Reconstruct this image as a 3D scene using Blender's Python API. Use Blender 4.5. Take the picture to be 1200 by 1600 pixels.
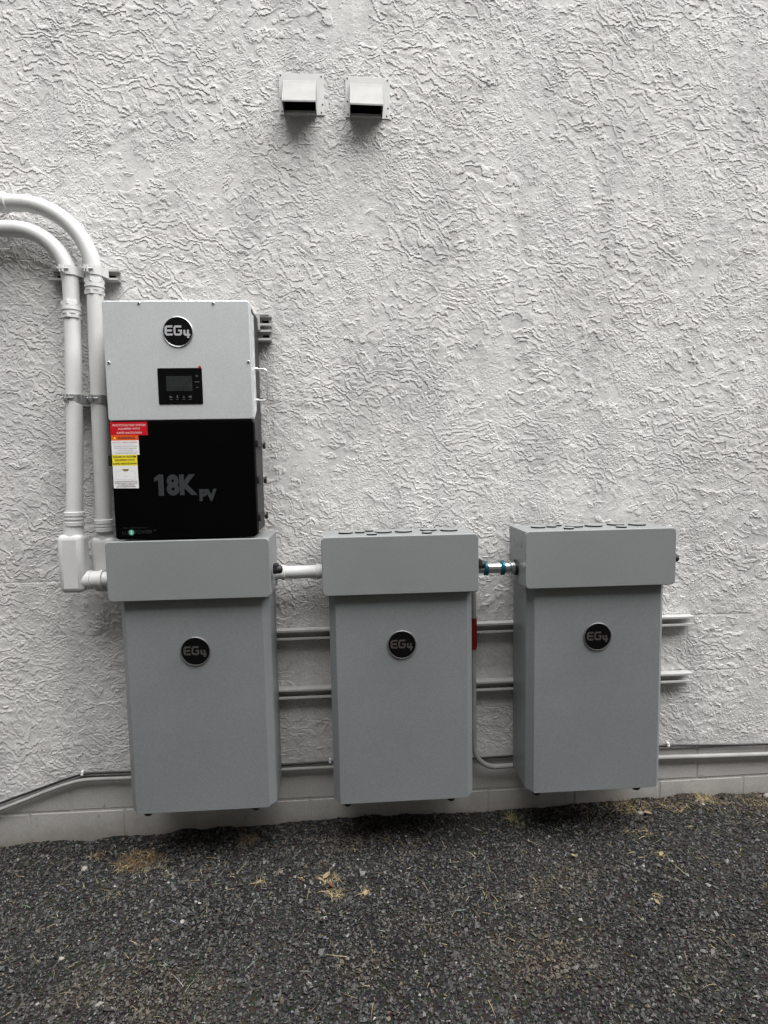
import bpy, bmesh, math, random
import numpy as np
from mathutils import Vector, Matrix

# ------------------------------------------------------------------ camera, sky, sun, exposure
scn = bpy.context.scene
for o in list(bpy.data.objects):
    bpy.data.objects.remove(o)
cd = bpy.data.cameras.new('camera'); cam = bpy.data.objects.new('camera', cd)
scn.collection.objects.link(cam); scn.camera = cam
cd.sensor_fit = 'HORIZONTAL'; cd.sensor_width = 36.0; cd.lens = 908.8 / 1200 * 36.0
cd.clip_start = 0.05; cd.clip_end = 500
R_ = (0.9979192, -0.06192029, -0.01797655); U_ = (0.02338047, 0.08768442, 0.99587389); F_ = (0.06008853, 0.99422197, -0.08894969)
m = Matrix.Identity(4)
for i in range(3):
    m[i][0] = R_[i]; m[i][1] = U_[i]; m[i][2] = -F_[i]
m[0][3], m[1][3], m[2][3] = 0.0, -2.472, 1.4
cam.matrix_world = m

world = bpy.data.worlds.new('World'); scn.world = world; world.use_nodes = True
wn = world.node_tree.nodes; wl = world.node_tree.links
for n in list(wn): wn.remove(n)
sky = wn.new('ShaderNodeTexSky'); sky.sky_type = 'NISHITA'; sky.sun_disc = False
SUN_EL = math.radians(73); SUN_AZ = math.radians(114)      # azimuth measured from +Y (into the wall) towards +X
sky.sun_elevation = SUN_EL; sky.sun_rotation = SUN_AZ
sky.air_density = 1.0; sky.dust_density = 3.0; sky.ozone_density = 1.0
hs = wn.new('ShaderNodeHueSaturation'); hs.inputs['Saturation'].default_value = 0.22
bg = wn.new('ShaderNodeBackground'); bg.inputs['Strength'].default_value = 0.05
wo = wn.new('ShaderNodeOutputWorld')
wl.new(sky.outputs[0], hs.inputs['Color']); wl.new(hs.outputs[0], bg.inputs['Color']); wl.new(bg.outputs[0], wo.inputs['Surface'])

sd = bpy.data.lights.new('sun', 'SUN'); sun = bpy.data.objects.new('sun', sd); scn.collection.objects.link(sun)
sd.energy = 3.4; sd.angle = math.radians(85); sd.color = (1.0, 0.985, 0.96)
sdir = Vector((math.sin(SUN_AZ) * math.cos(SUN_EL), math.cos(SUN_AZ) * math.cos(SUN_EL), math.sin(SUN_EL)))
sun.rotation_euler = (-sdir).to_track_quat('-Z', 'Y').to_euler(); sun.location = sdir * 20

vs = scn.view_settings
vs.view_transform = 'Standard'; vs.look = 'None'; vs.gamma = 1.0; vs.use_curve_mapping = False; vs.exposure = 1.64
scn.render.engine = 'CYCLES'

rng = np.random.RandomState(7); random.seed(7)
COL = scn.collection
# ------------------------------------------------------------------ materials
def srgb(*c):
    return tuple(((v / 12.92) if v <= 0.04045 else ((v + 0.055) / 1.055) ** 2.4) for v in c) + (1.0,)
def mat(name, col, rough=0.5, metal=0.0, var=0.0, vscale=8.0, bump=0.0, bscale=300.0, bdist=0.001, coat=0.0, spec=0.5, grain=0.0, gscale=600.0, rvar=0.0):
    m = bpy.data.materials.new(name); m.use_nodes = True
    nt = m.node_tree; N = nt.nodes; L = nt.links; b = N['Principled BSDF']
    b.inputs['Roughness'].default_value = rough; b.inputs['Metallic'].default_value = metal
    b.inputs['Coat Weight'].default_value = coat; b.inputs['Specular IOR Level'].default_value = spec
    b.inputs['Base Color'].default_value = (*col[:3], 1)
    tc = N.new('ShaderNodeTexCoord')
    cur = None
    def vary(cur, amt, sc, det):
        n = N.new('ShaderNodeTexNoise'); n.inputs['Scale'].default_value = sc; n.inputs['Detail'].default_value = det
        L.new(tc.outputs['Object'], n.inputs['Vector'])
        mr = N.new('ShaderNodeMapRange'); mr.inputs['From Min'].default_value = 0.3; mr.inputs['From Max'].default_value = 0.7
        mr.inputs['To Min'].default_value = 1 - amt; mr.inputs['To Max'].default_value = 1 + amt
        L.new(n.outputs['Fac'], mr.inputs['Value'])
        mx = N.new('ShaderNodeMix'); mx.data_type = 'RGBA'; mx.blend_type = 'MULTIPLY'; mx.inputs['Factor'].default_value = 1
        if cur is None: mx.inputs['A'].default_value = (*col[:3], 1)
        else: L.new(cur, mx.inputs['A'])
        L.new(mr.outputs[0], mx.inputs['B']); return mx.outputs['Result']
    if var: cur = vary(cur, var, vscale, 5)
    if grain: cur = vary(cur, grain, gscale, 2)
    if cur: L.new(cur, b.inputs['Base Color'])
    if rvar:
        n = N.new('ShaderNodeTexNoise'); n.inputs['Scale'].default_value = 12; n.inputs['Detail'].default_value = 6
        L.new(tc.outputs['Object'], n.inputs['Vector'])
        mr = N.new('ShaderNodeMapRange'); mr.inputs['To Min'].default_value = rough - rvar; mr.inputs['To Max'].default_value = rough + rvar
        L.new(n.outputs['Fac'], mr.inputs['Value']); L.new(mr.outputs[0], b.inputs['Roughness'])
    if bump:
        n = N.new('ShaderNodeTexNoise'); n.inputs['Scale'].default_value = bscale; n.inputs['Detail'].default_value = 3
        L.new(tc.outputs['Object'], n.inputs['Vector'])
        bp = N.new('ShaderNodeBump'); bp.inputs['Strength'].default_value = bump; bp.inputs['Distance'].default_value = bdist
        L.new(n.outputs['Fac'], bp.inputs['Height']); L.new(bp.outputs[0], b.inputs['Normal'])
    return m

def stucco_material():
    m = bpy.data.materials.new('painted_stucco'); m.use_nodes = True
    nt = m.node_tree; N = nt.nodes; L = nt.links; b = N['Principled BSDF']
    b.inputs['Roughness'].default_value = 0.85; b.inputs['Specular IOR Level'].default_value = 0.25
    g = N.new('ShaderNodeNewGeometry')
    def noise(sc, det, rough=0.55, stretch=None):
        n = N.new('ShaderNodeTexNoise'); n.inputs['Scale'].default_value = sc; n.inputs['Detail'].default_value = det; n.inputs['Roughness'].default_value = rough
        if stretch:
            mp = N.new('ShaderNodeMapping'); mp.inputs['Scale'].default_value = stretch
            L.new(g.outputs['Position'], mp.inputs['Vector']); L.new(mp.outputs[0], n.inputs['Vector'])
        else: L.new(g.outputs['Position'], n.inputs['Vector'])
        return n.outputs['Fac']
    def ramp(src, p0, c0, p1, c1):
        r = N.new('ShaderNodeValToRGB'); r.color_ramp.elements[0].position = p0; r.color_ramp.elements[1].position = p1
        r.color_ramp.elements[0].color = (*c0, 1); r.color_ramp.elements[1].color = (*c1, 1)
        L.new(src, r.inputs['Fac']); return r.outputs['Color']
    def mul(a, bb):
        mx = N.new('ShaderNodeMix'); mx.data_type = 'RGBA'; mx.blend_type = 'MULTIPLY'; mx.inputs['Factor'].default_value = 1
        L.new(a, mx.inputs['A']); L.new(bb, mx.inputs['B']); return mx.outputs['Result']
    base = ramp(noise(1.6, 5, 0.6), 0.3, (.575, .568, .556), 0.7, (.665, .660, .650))
    streak = ramp(noise(1.0, 5, 0.6, (7, 1, 0.9)), 0.32, (.86, .86, .87), 0.55, (1, 1, 1))
    blotch = ramp(noise(4.2, 7, 0.72), 0.32, (.80, .80, .805), 0.52, (1, 1, 1))
    fine = ramp(noise(90, 4, 0.7), 0.3, (.90, .90, .90), 0.65, (1.03, 1.03, 1.03))
    c = mul(mul(mul(base, streak), blotch), fine)
    L.new(c, b.inputs['Base Color'])
    n1 = noise(260, 5, 0.65); n2 = noise(75, 4, 0.6)
    ad = N.new('ShaderNodeMath'); ad.operation = 'MULTIPLY_ADD'; ad.inputs[1].default_value = 1.6
    L.new(n2, ad.inputs[0]); L.new(n1, ad.inputs[2])
    bp = N.new('ShaderNodeBump'); bp.inputs['Strength'].default_value = 0.22; bp.inputs['Distance'].default_value = 0.0014
    L.new(ad.outputs[0], bp.inputs['Height'])
    # thin crisp trowel lips, too fine for the mesh: a saw-tooth along noisy contour lines
    def M_(op, a, bb=None, cc=None):
        n = N.new('ShaderNodeMath'); n.operation = op
        for i, q in enumerate((a, bb, cc)):
            if q is None: continue
            if isinstance(q, (int, float)): n.inputs[i].default_value = q
            else: L.new(q, n.inputs[i])
        return n.outputs[0]
    sp = N.new('ShaderNodeSeparateXYZ'); L.new(g.outputs['Position'], sp.inputs[0])
    total = None
    for lam, fr, amp, tilt, pw, msc, k in ((.015, 34, 6.0, .15, 1.5, 17, .0011),):
        n = noise(fr, 4, .6)
        ph = M_('MULTIPLY_ADD', sp.outputs['Z'], 1 / lam, M_('MULTIPLY', n, amp))
        ph = M_('MULTIPLY_ADD', sp.outputs['X'], tilt / lam, ph)
        s_ = M_('POWER', M_('SUBTRACT', 1.0, M_('FRACT', ph)), pw)
        mk = N.new('ShaderNodeMapRange'); mk.interpolation_type = 'SMOOTHSTEP'
        mk.inputs['From Min'].default_value = .42; mk.inputs['From Max'].default_value = .58
        L.new(noise(msc, 5, .7), mk.inputs['Value'])
        hgt = M_('MULTIPLY', M_('MULTIPLY', s_, mk.outputs[0]), k)
        total = hgt if total is None else M_('ADD', total, hgt)
    b2 = N.new('ShaderNodeBump'); b2.inputs['Strength'].default_value = 1.0; b2.inputs['Distance'].default_value = 1.0
    L.new(total, b2.inputs['Height']); L.new(bp.outputs[0], b2.inputs['Normal']); L.new(b2.outputs[0], b.inputs['Normal'])
    return m

def block_material():
    m = bpy.data.materials.new('painted_block'); m.use_nodes = True
    nt = m.node_tree; N = nt.nodes; L = nt.links; b = N['Principled BSDF']
    b.inputs['Roughness'].default_value = .88; b.inputs['Specular IOR Level'].default_value = .2
    g = N.new('ShaderNodeNewGeometry'); s = N.new('ShaderNodeSeparateXYZ'); L.new(g.outputs['Position'], s.inputs[0])
    def nz(sc, det=5, ro=.6):
        n = N.new('ShaderNodeTexNoise'); n.inputs['Scale'].default_value = sc; n.inputs['Detail'].default_value = det; n.inputs['Roughness'].default_value = ro
        L.new(g.outputs['Position'], n.inputs['Vector']); return n.outputs['Fac']
    def rng_(src, a, c, d, e):
        q = N.new('ShaderNodeMapRange'); q.inputs['From Min'].default_value = a; q.inputs['From Max'].default_value = c
        q.inputs['To Min'].default_value = d; q.inputs['To Max'].default_value = e; L.new(src, q.inputs['Value']); return q.outputs[0]
    def mth(op, a, c):
        q = N.new('ShaderNodeMath'); q.operation = op; q.use_clamp = True
        for i, k in enumerate((a, c)):
            if isinstance(k, float): q.inputs[i].default_value = k
            else: L.new(k, q.inputs[i])
        return q.outputs[0]
    def mix(f, a, col):
        q = N.new('ShaderNodeMix'); q.data_type = 'RGBA'; L.new(f, q.inputs['Factor'])
        if isinstance(a, tuple): q.inputs['A'].default_value = a
        else: L.new(a, q.inputs['A'])
        if isinstance(col, tuple): q.inputs['B'].default_value = col
        else: L.new(col, q.inputs['B'])
        return q.outputs['Result']
    c = mix(rng_(nz(3.5), .3, .7, 0, 1), (.43, .42, .405, 1), (.52, .515, .50, 1))
    c = mix(rng_(nz(120, 3), .35, .75, 0, .35), c, (.26, .255, .245, 1))
    smudge = mth('MULTIPLY', rng_(nz(7, 6, .75), .60, .68, 0, 1), rng_(nz(45, 4, .7), .42, .60, 0, .75))
    c = mix(smudge, c, (.10, .085, .070, 1))
    # dust splashed up from the gravel
    h = N.new('ShaderNodeMath'); h.operation = 'MULTIPLY_ADD'; h.inputs[1].default_value = .16; L.new(nz(9, 6, .7), h.inputs[0]); L.new(s.outputs['Z'], h.inputs[2])
    c = mix(rng_(h.outputs[0], -.14, -.03, .60, 0), c, (.17, .145, .115, 1))
    L.new(c, b.inputs['Base Color'])
    bp = N.new('ShaderNodeBump'); bp.inputs['Strength'].default_value = .7; bp.inputs['Distance'].default_value = .002
    L.new(nz(190, 5, .7), bp.inputs['Height']); L.new(bp.outputs[0], b.inputs['Normal'])
    return m
def attr_material(name, attr, rough=0.9, spec=0.3, bump=0.0, bscale=500, bdist=0.001):
    m = bpy.data.materials.new(name); m.use_nodes = True
    nt = m.node_tree; N = nt.nodes; L = nt.links; b = N['Principled BSDF']
    b.inputs['Roughness'].default_value = rough; b.inputs['Specular IOR Level'].default_value = spec
    a = N.new('ShaderNodeAttribute'); a.attribute_name = attr
    g = N.new('ShaderNodeNewGeometry')
    n = N.new('ShaderNodeTexNoise'); n.inputs['Scale'].default_value = 420; n.inputs['Detail'].default_value = 3
    L.new(g.outputs['Position'], n.inputs['Vector'])
    mr = N.new('ShaderNodeMapRange'); mr.inputs['To Min'].default_value = 0.6; mr.inputs['To Max'].default_value = 1.4
    L.new(n.outputs['Fac'], mr.inputs['Value'])
    mx = N.new('ShaderNodeMix'); mx.data_type = 'RGBA'; mx.blend_type = 'MULTIPLY'; mx.inputs['Factor'].default_value = 1
    L.new(a.outputs['Color'], mx.inputs['A']); L.new(mr.outputs[0], mx.inputs['B']); L.new(mx.outputs['Result'], b.inputs['Base Color'])
    if bump:
        bp = N.new('ShaderNodeBump'); bp.inputs['Strength'].default_value = bump; bp.inputs['Distance'].default_value = bdist
        L.new(n.outputs['Fac'], bp.inputs['Height']); L.new(bp.outputs[0], b.inputs['Normal'])
    return m

def soil_material():
    m = bpy.data.materials.new('dark_soil'); m.use_nodes = True
    nt = m.node_tree; N = nt.nodes; L = nt.links; b = N['Principled BSDF']
    b.inputs['Roughness'].default_value = 0.95; b.inputs['Specular IOR Level'].default_value = 0.2
    g = N.new('ShaderNodeNewGeometry')
    n = N.new('ShaderNodeTexNoise'); n.inputs['Scale'].default_value = 3; n.inputs['Detail'].default_value = 8; n.inputs['Roughness'].default_value = .65
    v = N.new('ShaderNodeTexVoronoi'); v.inputs['Scale'].default_value = 110
    L.new(g.outputs['Position'], n.inputs['Vector']); L.new(g.outputs['Position'], v.inputs['Vector'])
    r = N.new('ShaderNodeValToRGB'); r.color_ramp.elements[0].position = .35; r.color_ramp.elements[1].position = .68
    r.color_ramp.elements[0].color = (.014, .014, .0135, 1); r.color_ramp.elements[1].color = (.036, .032, .027, 1)
    L.new(n.outputs['Fac'], r.inputs['Fac'])
    mx = N.new('ShaderNodeMix'); mx.data_type = 'RGBA'; mx.blend_type = 'MULTIPLY'; mx.inputs['Factor'].default_value = .6
    L.new(r.outputs[0], mx.inputs['A']); L.new(v.outputs['Color'], mx.inputs['B']); L.new(mx.outputs['Result'], b.inputs['Base Color'])
    bp = N.new('ShaderNodeBump'); bp.inputs['Strength'].default_value = 1; bp.inputs['Distance'].default_value = .006; bp.invert = True
    L.new(v.outputs['Distance'], bp.inputs['Height']); L.new(bp.outputs[0], b.inputs['Normal'])
    return m

M = {}
M['stucco'] = stucco_material()
M['blocker_wall'] = mat('sky_blocker_stucco', (.20, .19, .17), .9, var=.1, vscale=2, bump=.6, bscale=60, bdist=.004, spec=.2)
M['block'] = block_material()
M['mortar'] = mat('painted_mortar', (.37, .36, .345), .9, var=.12, vscale=14, bump=.6, bscale=150, bdist=.002, spec=.2)
M['cabinet'] = mat('grey_powder_coat', (.203, .217, .225), .42, var=.07, vscale=2.5, bump=.4, bscale=500, bdist=.0004, grain=.10, gscale=240, rvar=.08)
M['box'] = mat('grey_box_paint', (.226, .237, .242), .42, var=.05, vscale=3, bump=.4, bscale=500, bdist=.0004, grain=.09, gscale=240, rvar=.08)
M['silver'] = mat('silver_paint', (.66, .685, .70), .38, metal=.40, var=.03, vscale=3, bump=.25, bscale=700, bdist=.0003, grain=.07, gscale=260, rvar=.05)
M['black'] = mat('black_powder_coat', (.0012, .0012, .0014), .6, var=.15, vscale=6, bump=.2, bscale=700, bdist=.0003, spec=.03)
M['housing'] = mat('charcoal_metal', (.028, .028, .029), .5, var=.2, vscale=9, bump=.3, bscale=500, bdist=.0004, spec=.35)
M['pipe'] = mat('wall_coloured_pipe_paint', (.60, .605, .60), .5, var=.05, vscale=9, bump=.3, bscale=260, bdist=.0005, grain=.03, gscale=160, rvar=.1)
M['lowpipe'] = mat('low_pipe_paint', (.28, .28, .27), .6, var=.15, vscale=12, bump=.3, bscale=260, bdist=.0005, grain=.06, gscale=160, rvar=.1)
M['strut'] = mat('painted_strut', (.46, .46, .45), .55, var=.12, vscale=20, bump=.3, bscale=200, bdist=.0006, rvar=.1)
M['vent'] = mat('white_vent_paint', (.29, .29, .285), .5, var=.10, vscale=14, bump=.3, bscale=180, bdist=.0006, rvar=.1)
M['chrome'] = mat('bright_zinc', (.75, .76, .78), .22, metal=1, var=.06, vscale=40)
M['galv'] = mat('galvanised_steel', (.55, .56, .57), .38, metal=.9, var=.12, vscale=30, rvar=.12)
M['teal'] = mat('teal_gland_ring', (.008, .11, .15), .32, metal=.4, var=.15, vscale=30)
M['dark'] = mat('void_and_gap_shade', (.008, .008, .008), .9, spec=.1)
M['rubber'] = mat('black_rubber', (.010, .010, .011), .55, var=.2, vscale=50)
M['cable'] = mat('black_cable_jacket', (.012, .012, .012), .45, var=.2, vscale=20)
M['badge'] = mat('glossy_black_badge', (.003, .003, .0035), .22, coat=.0, spec=.3, var=.1, vscale=20)
M['rim'] = mat('badge_rim', (.20, .20, .20), .4, metal=.6, var=.1, vscale=40)
M['rimbright'] = mat('silver_badge_rim', (.45, .46, .48), .3, metal=.9, var=.05, vscale=30)
M['letter_bright'] = mat('silver_lettering', (.55, .55, .58), .3, metal=.3, var=.04, vscale=40)
M['letter_dim'] = mat('dull_bronze_lettering', (.085, .078, .074), .42, metal=.4, var=.06, vscale=40)
M['print_grey'] = mat('grey_print', (.026, .030, .033), .5, var=.04, vscale=20)
M['print_faint'] = mat('faint_grey_print', (.018, .020, .020), .5, var=.04, vscale=20)
M['print_green'] = mat('green_print', (.05, .33, .22), .5, var=.04, vscale=20)
M['glass'] = mat('display_glass', (.0025, .0025, .003), .15, var=.1, vscale=10, spec=.2)
M['lcd'] = mat('unlit_lcd', (.022, .025, .025), .25, var=.25, vscale=55, spec=.3)
M['icon'] = mat('icon_print', (.09, .09, .095), .4, var=.04, vscale=20)
M['red'] = mat('red_sticker', (.50, .004, .014), .35, var=.05, vscale=30)
M['orange'] = mat('orange_sticker', (.72, .10, .012), .35, var=.05, vscale=30)
M['yellow'] = mat('yellow_sticker', (.80, .66, .03), .35, var=.04, vscale=30)
M['white'] = mat('white_sticker', (.78, .78, .78), .35, var=.03, vscale=30)
M['pink_print'] = mat('pale_print', (.80, .55, .55), .4, var=.03, vscale=30)
M['ink'] = mat('black_ink', (.02, .02, .02), .4, var=.03, vscale=30)
M['greyink'] = mat('grey_ink', (.28, .28, .29), .4, var=.03, vscale=30)
M['blueink'] = mat('pale_blue_ink', (.55, .60, .72), .4, var=.03, vscale=30)
M['redink'] = mat('red_ink', (.55, .05, .03), .4, var=.03, vscale=30)
M['oliveink'] = mat('olive_ink', (.20, .16, .03), .4, var=.03, vscale=30)
M['reddot'] = mat('red_plastic', (.30, .005, .03), .35, var=.03, vscale=30)
M['redtag'] = mat('dark_red_tag', (.15, .005, .006), .4, var=.15, vscale=60)
M['sheet'] = mat('side_label_film', (.62, .64, .67), .35, var=.22, vscale=28)
M['straw'] = attr_material('dry_straw', 'tint', .8, .2)
M['gravel'] = attr_material('crushed_stone', 'tint', .75, .4, bump=.5, bscale=420, bdist=.0012)
M['pebble'] = mat('pale_pebble', (.27, .25, .23), .8, var=.2, vscale=60, bump=.6, bscale=200, bdist=.002)
M['soil'] = soil_material()

# ------------------------------------------------------------------ mesh helpers (all return vertex and face lists in world metres)
def join(*gs):
    V = []; Fc = []
    for v, f in gs:
        n = len(V); V += list(v); Fc += [tuple(i + n for i in q) for q in f]
    return V, Fc
def from_bm(bm):
    bm.verts.index_update()
    r = [tuple(v.co) for v in bm.verts], [tuple(v.index for v in f.verts) for f in bm.faces]
    bm.free(); return r
def box(x0, x1, y0, y1, z0, z1, bev=0.0, seg=2):
    bm = bmesh.new(); bmesh.ops.create_cube(bm, size=1)
    for v in bm.verts:
        v.co = Vector(((x0 + x1) / 2 + v.co.x * (x1 - x0), (y0 + y1) / 2 + v.co.y * (y1 - y0), (z0 + z1) / 2 + v.co.z * (z1 - z0)))
    if bev: bmesh.ops.bevel(bm, geom=list(bm.edges), offset=bev, segments=seg, profile=.5, affect='EDGES')
    return from_bm(bm)
def loft(rings, cap=True):
    n = len(rings[0]); V = []; Fc = []
    for r in rings: V += [tuple(p) for p in r]
    for k in range(len(rings) - 1):
        for i in range(n):
            j = (i + 1) % n
            Fc.append((k * n + i, k * n + j, (k + 1) * n + j, (k + 1) * n + i))
    if cap:
        Fc.append(tuple(range(n))[::-1]); Fc.append(tuple((len(rings) - 1) * n + i for i in range(n)))
    return V, Fc
def rr2(x0, x1, z0, z1, r, k=6):
    out = []
    for cx, cz, a0 in ((x1 - r, z1 - r, 0), (x0 + r, z1 - r, 90), (x0 + r, z0 + r, 180), (x1 - r, z0 + r, 270)):
        for i in range(k + 1):
            a = math.radians(a0 + 90 * i / k); out.append((cx + r * math.cos(a), cz + r * math.sin(a)))
    return out
def rpanel(x0, x1, z0, z1, yf, yb, r=.01, bev=.002):
    """slab facing -Y with rounded corners and a softened front edge"""
    rings = [[(x, yb, z) for x, z in rr2(x0, x1, z0, z1, r)]]
    for t in (0, 30, 60, 90):
        a = math.radians(t); ins = bev * (1 - math.cos(a)); y = yf + bev * (1 - math.sin(a))
        rings.append([(x, y, z) for x, z in rr2(x0 + ins, x1 - ins, z0 + ins, z1 - ins, max(r - ins, .0005))])
    ins = bev * 1.6   # a flat rim keeps the big face shading flat
    rings.append([(x, yf, z) for x, z in rr2(x0 + ins, x1 - ins, z0 + ins, z1 - ins, max(r - ins, .0005))])
    rings.append([(x, yf, z) for x, z in rr2(x0 + ins * 2, x1 - ins * 2, z0 + ins * 2, z1 - ins * 2, max(r - 2 * ins, .0004))])
    return loft(rings)
def tube(pts, rad, seg=24, closed_caps=True, phase=0.0):
    P = [Vector(p) for p in pts]; n = len(P)
    rads = rad if isinstance(rad, (list, tuple)) else [rad] * n
    T = []
    for i in range(n):
        a = P[max(i - 1, 0)]; b = P[min(i + 1, n - 1)]
        d = b - a
        if d.length < 1e-9: d = P[-1] - P[0]
        T.append(d.normalized())
    up = Vector((0, -1, 0)) if abs(T[0].y) < .9 else Vector((0, 0, 1))
    nrm = (up - T[0] * up.dot(T[0])).normalized(); rings = []
    for i in range(n):
        if i: nrm = (nrm - T[i] * nrm.dot(T[i])).normalized()
        bi = T[i].cross(nrm)
        rings.append([tuple(P[i] + (nrm * math.cos(2 * math.pi * k / seg + phase) + bi * math.sin(2 * math.pi * k / seg + phase)) * rads[i]) for k in range(seg)])
    return loft(rings, closed_caps)
def lathe(a, b, prof, seg=28, phase=0.0):
    """prof: list of (t metres along a->b, radius)"""
    a = Vector(a); d = (Vector(b) - a).normalized()
    up = Vector((0, -1, 0)) if abs(d.y) < .9 else Vector((0, 0, 1))
    n = (up - d * up.dot(d)).normalized(); bi = d.cross(n); rings = []
    for t, r in prof:
        c = a + d * t
        rings.append([tuple(c + (n * math.cos(2 * math.pi * k / seg + phase) + bi * math.sin(2 * math.pi * k / seg + phase)) * r) for k in range(seg)])
    return loft(rings)
def cr(pts, sub=8):
    """Catmull-Rom through points"""
    P = [Vector(p) for p in pts]; P = [2 * P[0] - P[1]] + P + [2 * P[-1] - P[-2]]; out = []
    for i in range(1, len(P) - 2):
        p0, p1, p2, p3 = P[i - 1:i + 3]
        for k in range(sub):
            t = k / sub
            out.append(.5 * ((2 * p1) + (p2 - p0) * t + (2 * p0 - 5 * p1 + 4 * p2 - p3) * t * t + (3 * p1 - p0 - 3 * p2 + p3) * t ** 3))
    out.append(P[-2]); return out
def poly_xz(pts, y0, y1):
    """outline in x,z extruded from y1 (back) to y0 (front)"""
    area = sum(pts[i][0] * pts[(i + 1) % len(pts)][1] - pts[(i + 1) % len(pts)][0] * pts[i][1] for i in range(len(pts)))
    if area < 0: pts = pts[::-1]
    return loft([[(x, y1, z) for x, z in pts], [(x, y0, z) for x, z in pts]])
def disc(cx, cz, r, yf, yb, seg=32, bev=.0008):
    return loft([[(cx + q * math.cos(2 * math.pi * k / seg), y, cz + q * math.sin(2 * math.pi * k / seg)) for k in range(seg)] for q, y in ((r, yb), (r, yf + bev), (r - bev, yf))])
def sheet(x0, x1, z0, z1, yf, yb):
    return poly_xz([(x0, z0), (x1, z0), (x1, z1), (x0, z1)], yf, yb)

ORI = {}
def make_mesh(name, vf, m, o=(0, 0, 0), smooth=None):
    v, f = vf
    me = bpy.data.meshes.new(name)
    me.from_pydata([(p[0] - o[0], p[1] - o[1], p[2] - o[2]) for p in v], [], f)
    bm = bmesh.new(); bm.from_mesh(me); bmesh.ops.recalc_face_normals(bm, faces=bm.faces)
    if smooth:
        for e in bm.edges:
            e.smooth = len(e.link_faces) == 2 and e.calc_face_angle(0) < math.radians(smooth)
        for q in bm.faces: q.smooth = not (max(abs(k) for k in q.normal) > .9999 and q.calc_area() > .0003)
    bm.to_mesh(me); bm.free()
    me.materials.append(M[m]); return me
def thing(name, label, cat, loc, group=None):
    o = bpy.data.objects.new(name, None); COL.objects.link(o); o.location = loc; o.empty_display_size = .05
    o['label'] = label; o['category'] = cat
    if group: o['group'] = group
    ORI[o.name] = tuple(loc); return o
def part(name, vf, m, parent, smooth=None, label=None, kind=None):
    og = ORI[parent.name]
    o = bpy.data.objects.new(name, make_mesh(name, vf, m, og, smooth)); COL.objects.link(o); o.parent = parent
    ORI[o.name] = og
    if label: o['label'] = label
    if kind: o['kind'] = kind
    return o
def single(name, vf, m, loc, label, cat, smooth=None, group=None, kind=None):
    o = bpy.data.objects.new(name, make_mesh(name, vf, m, loc, smooth)); COL.objects.link(o); o.location = loc
    ORI[o.name] = tuple(loc)
    if kind: o['kind'] = kind
    if label: o['label'] = label
    if cat: o['category'] = cat
    if group: o['group'] = group
    return o
def copy_tree(o, parent=None):
    c = o.copy(); COL.objects.link(c)
    if parent: c.parent = parent
    for ch in list(o.children): copy_tree(ch, c)
    return c

def text_vf(s, cx, cz, w, h, yf, thick=.0003, bold=0.0, align='C', font_track=1.0):
    """flat printed text facing -Y, scaled to w x h metres around (cx, cz)"""
    cu = bpy.data.curves.new('t', 'FONT'); cu.body = s; cu.size = 1; cu.offset = bold; cu.resolution_u = 3
    cu.space_character = font_track; cu.fill_mode = 'FRONT'
    ob = bpy.data.objects.new('t', cu); COL.objects.link(ob)
    dg = bpy.context.evaluated_depsgraph_get()
    me = bpy.data.meshes.new_from_object(ob.evaluated_get(dg))
    V = [tuple(v.co) for v in me.vertices]; Fc = [tuple(p.vertices) for p in me.polygons]
    bpy.data.objects.remove(ob); bpy.data.curves.remove(cu); bpy.data.meshes.remove(me)
    x0 = min(v[0] for v in V); x1 = max(v[0] for v in V); z0 = min(v[1] for v in V); z1 = max(v[1] for v in V)
    sx = w / (x1 - x0); sz = h / (z1 - z0)
    bx = cx - w / 2 if align == 'C' else cx
    return [((v[0] - x0) * sx + bx, yf, (v[1] - z0) * sz + cz - h / 2) for v in V], Fc
def flat_part(name, vf, m, parent):
    """printed text: keep the faces as they are, front only"""
    og = ORI[parent.name]; v, f = vf
    me = bpy.data.meshes.new(name); me.from_pydata([(p[0] - og[0], p[1] - og[1], p[2] - og[2]) for p in v], [], f)
    me.materials.append(M[m]); o = bpy.data.objects.new(name, me); COL.objects.link(o); o.parent = parent; ORI[o.name] = og
    return o

def logo_vf(cx, cz, w, yf, yb):
    E = [(.18, 0), (.8, 0), (.8, .2), (.28, .2), (.22, .27), (.22, .4), (.76, .4), (.76, .6), (.22, .6), (.22, .73), (.28, .8), (.8, .8), (.8, 1), (.18, 1), (0, .82), (0, .18)]
    G = [(.95, .8), (.95, 1), (.18, 1), (0, .82), (0, .18), (.18, 0), (.80, 0), (1, .18), (1, .58), (.52, .58), (.52, .42), (.78, .42), (.78, .26), (.72, .2), (.28, .2), (.22, .27), (.22, .73), (.28, .8)]
    Q = [(0, 1), (0, .45), (.18, .28), (.5, .28), (.5, 0), (.78, 0), (.78, .28), (.95, .28), (.95, .50), (.78, .50), (.78, 1), (.5, 1), (.5, .52), (.34, .52), (.28, .60), (.28, 1)]
    u = w / 405; out = []
    for pts, ox, oz, kx, kz in ((E, 0, 0, 156, 160), (G, 143, 0, 132, 160), (Q, 298, -40, 112, 130)):
        out.append(poly_xz([(cx - w / 2 + (ox + x * kx) * u, cz + (-70 + oz + z * kz) * u) for x, z in pts], yf, yb))
    return join(*out)

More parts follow.
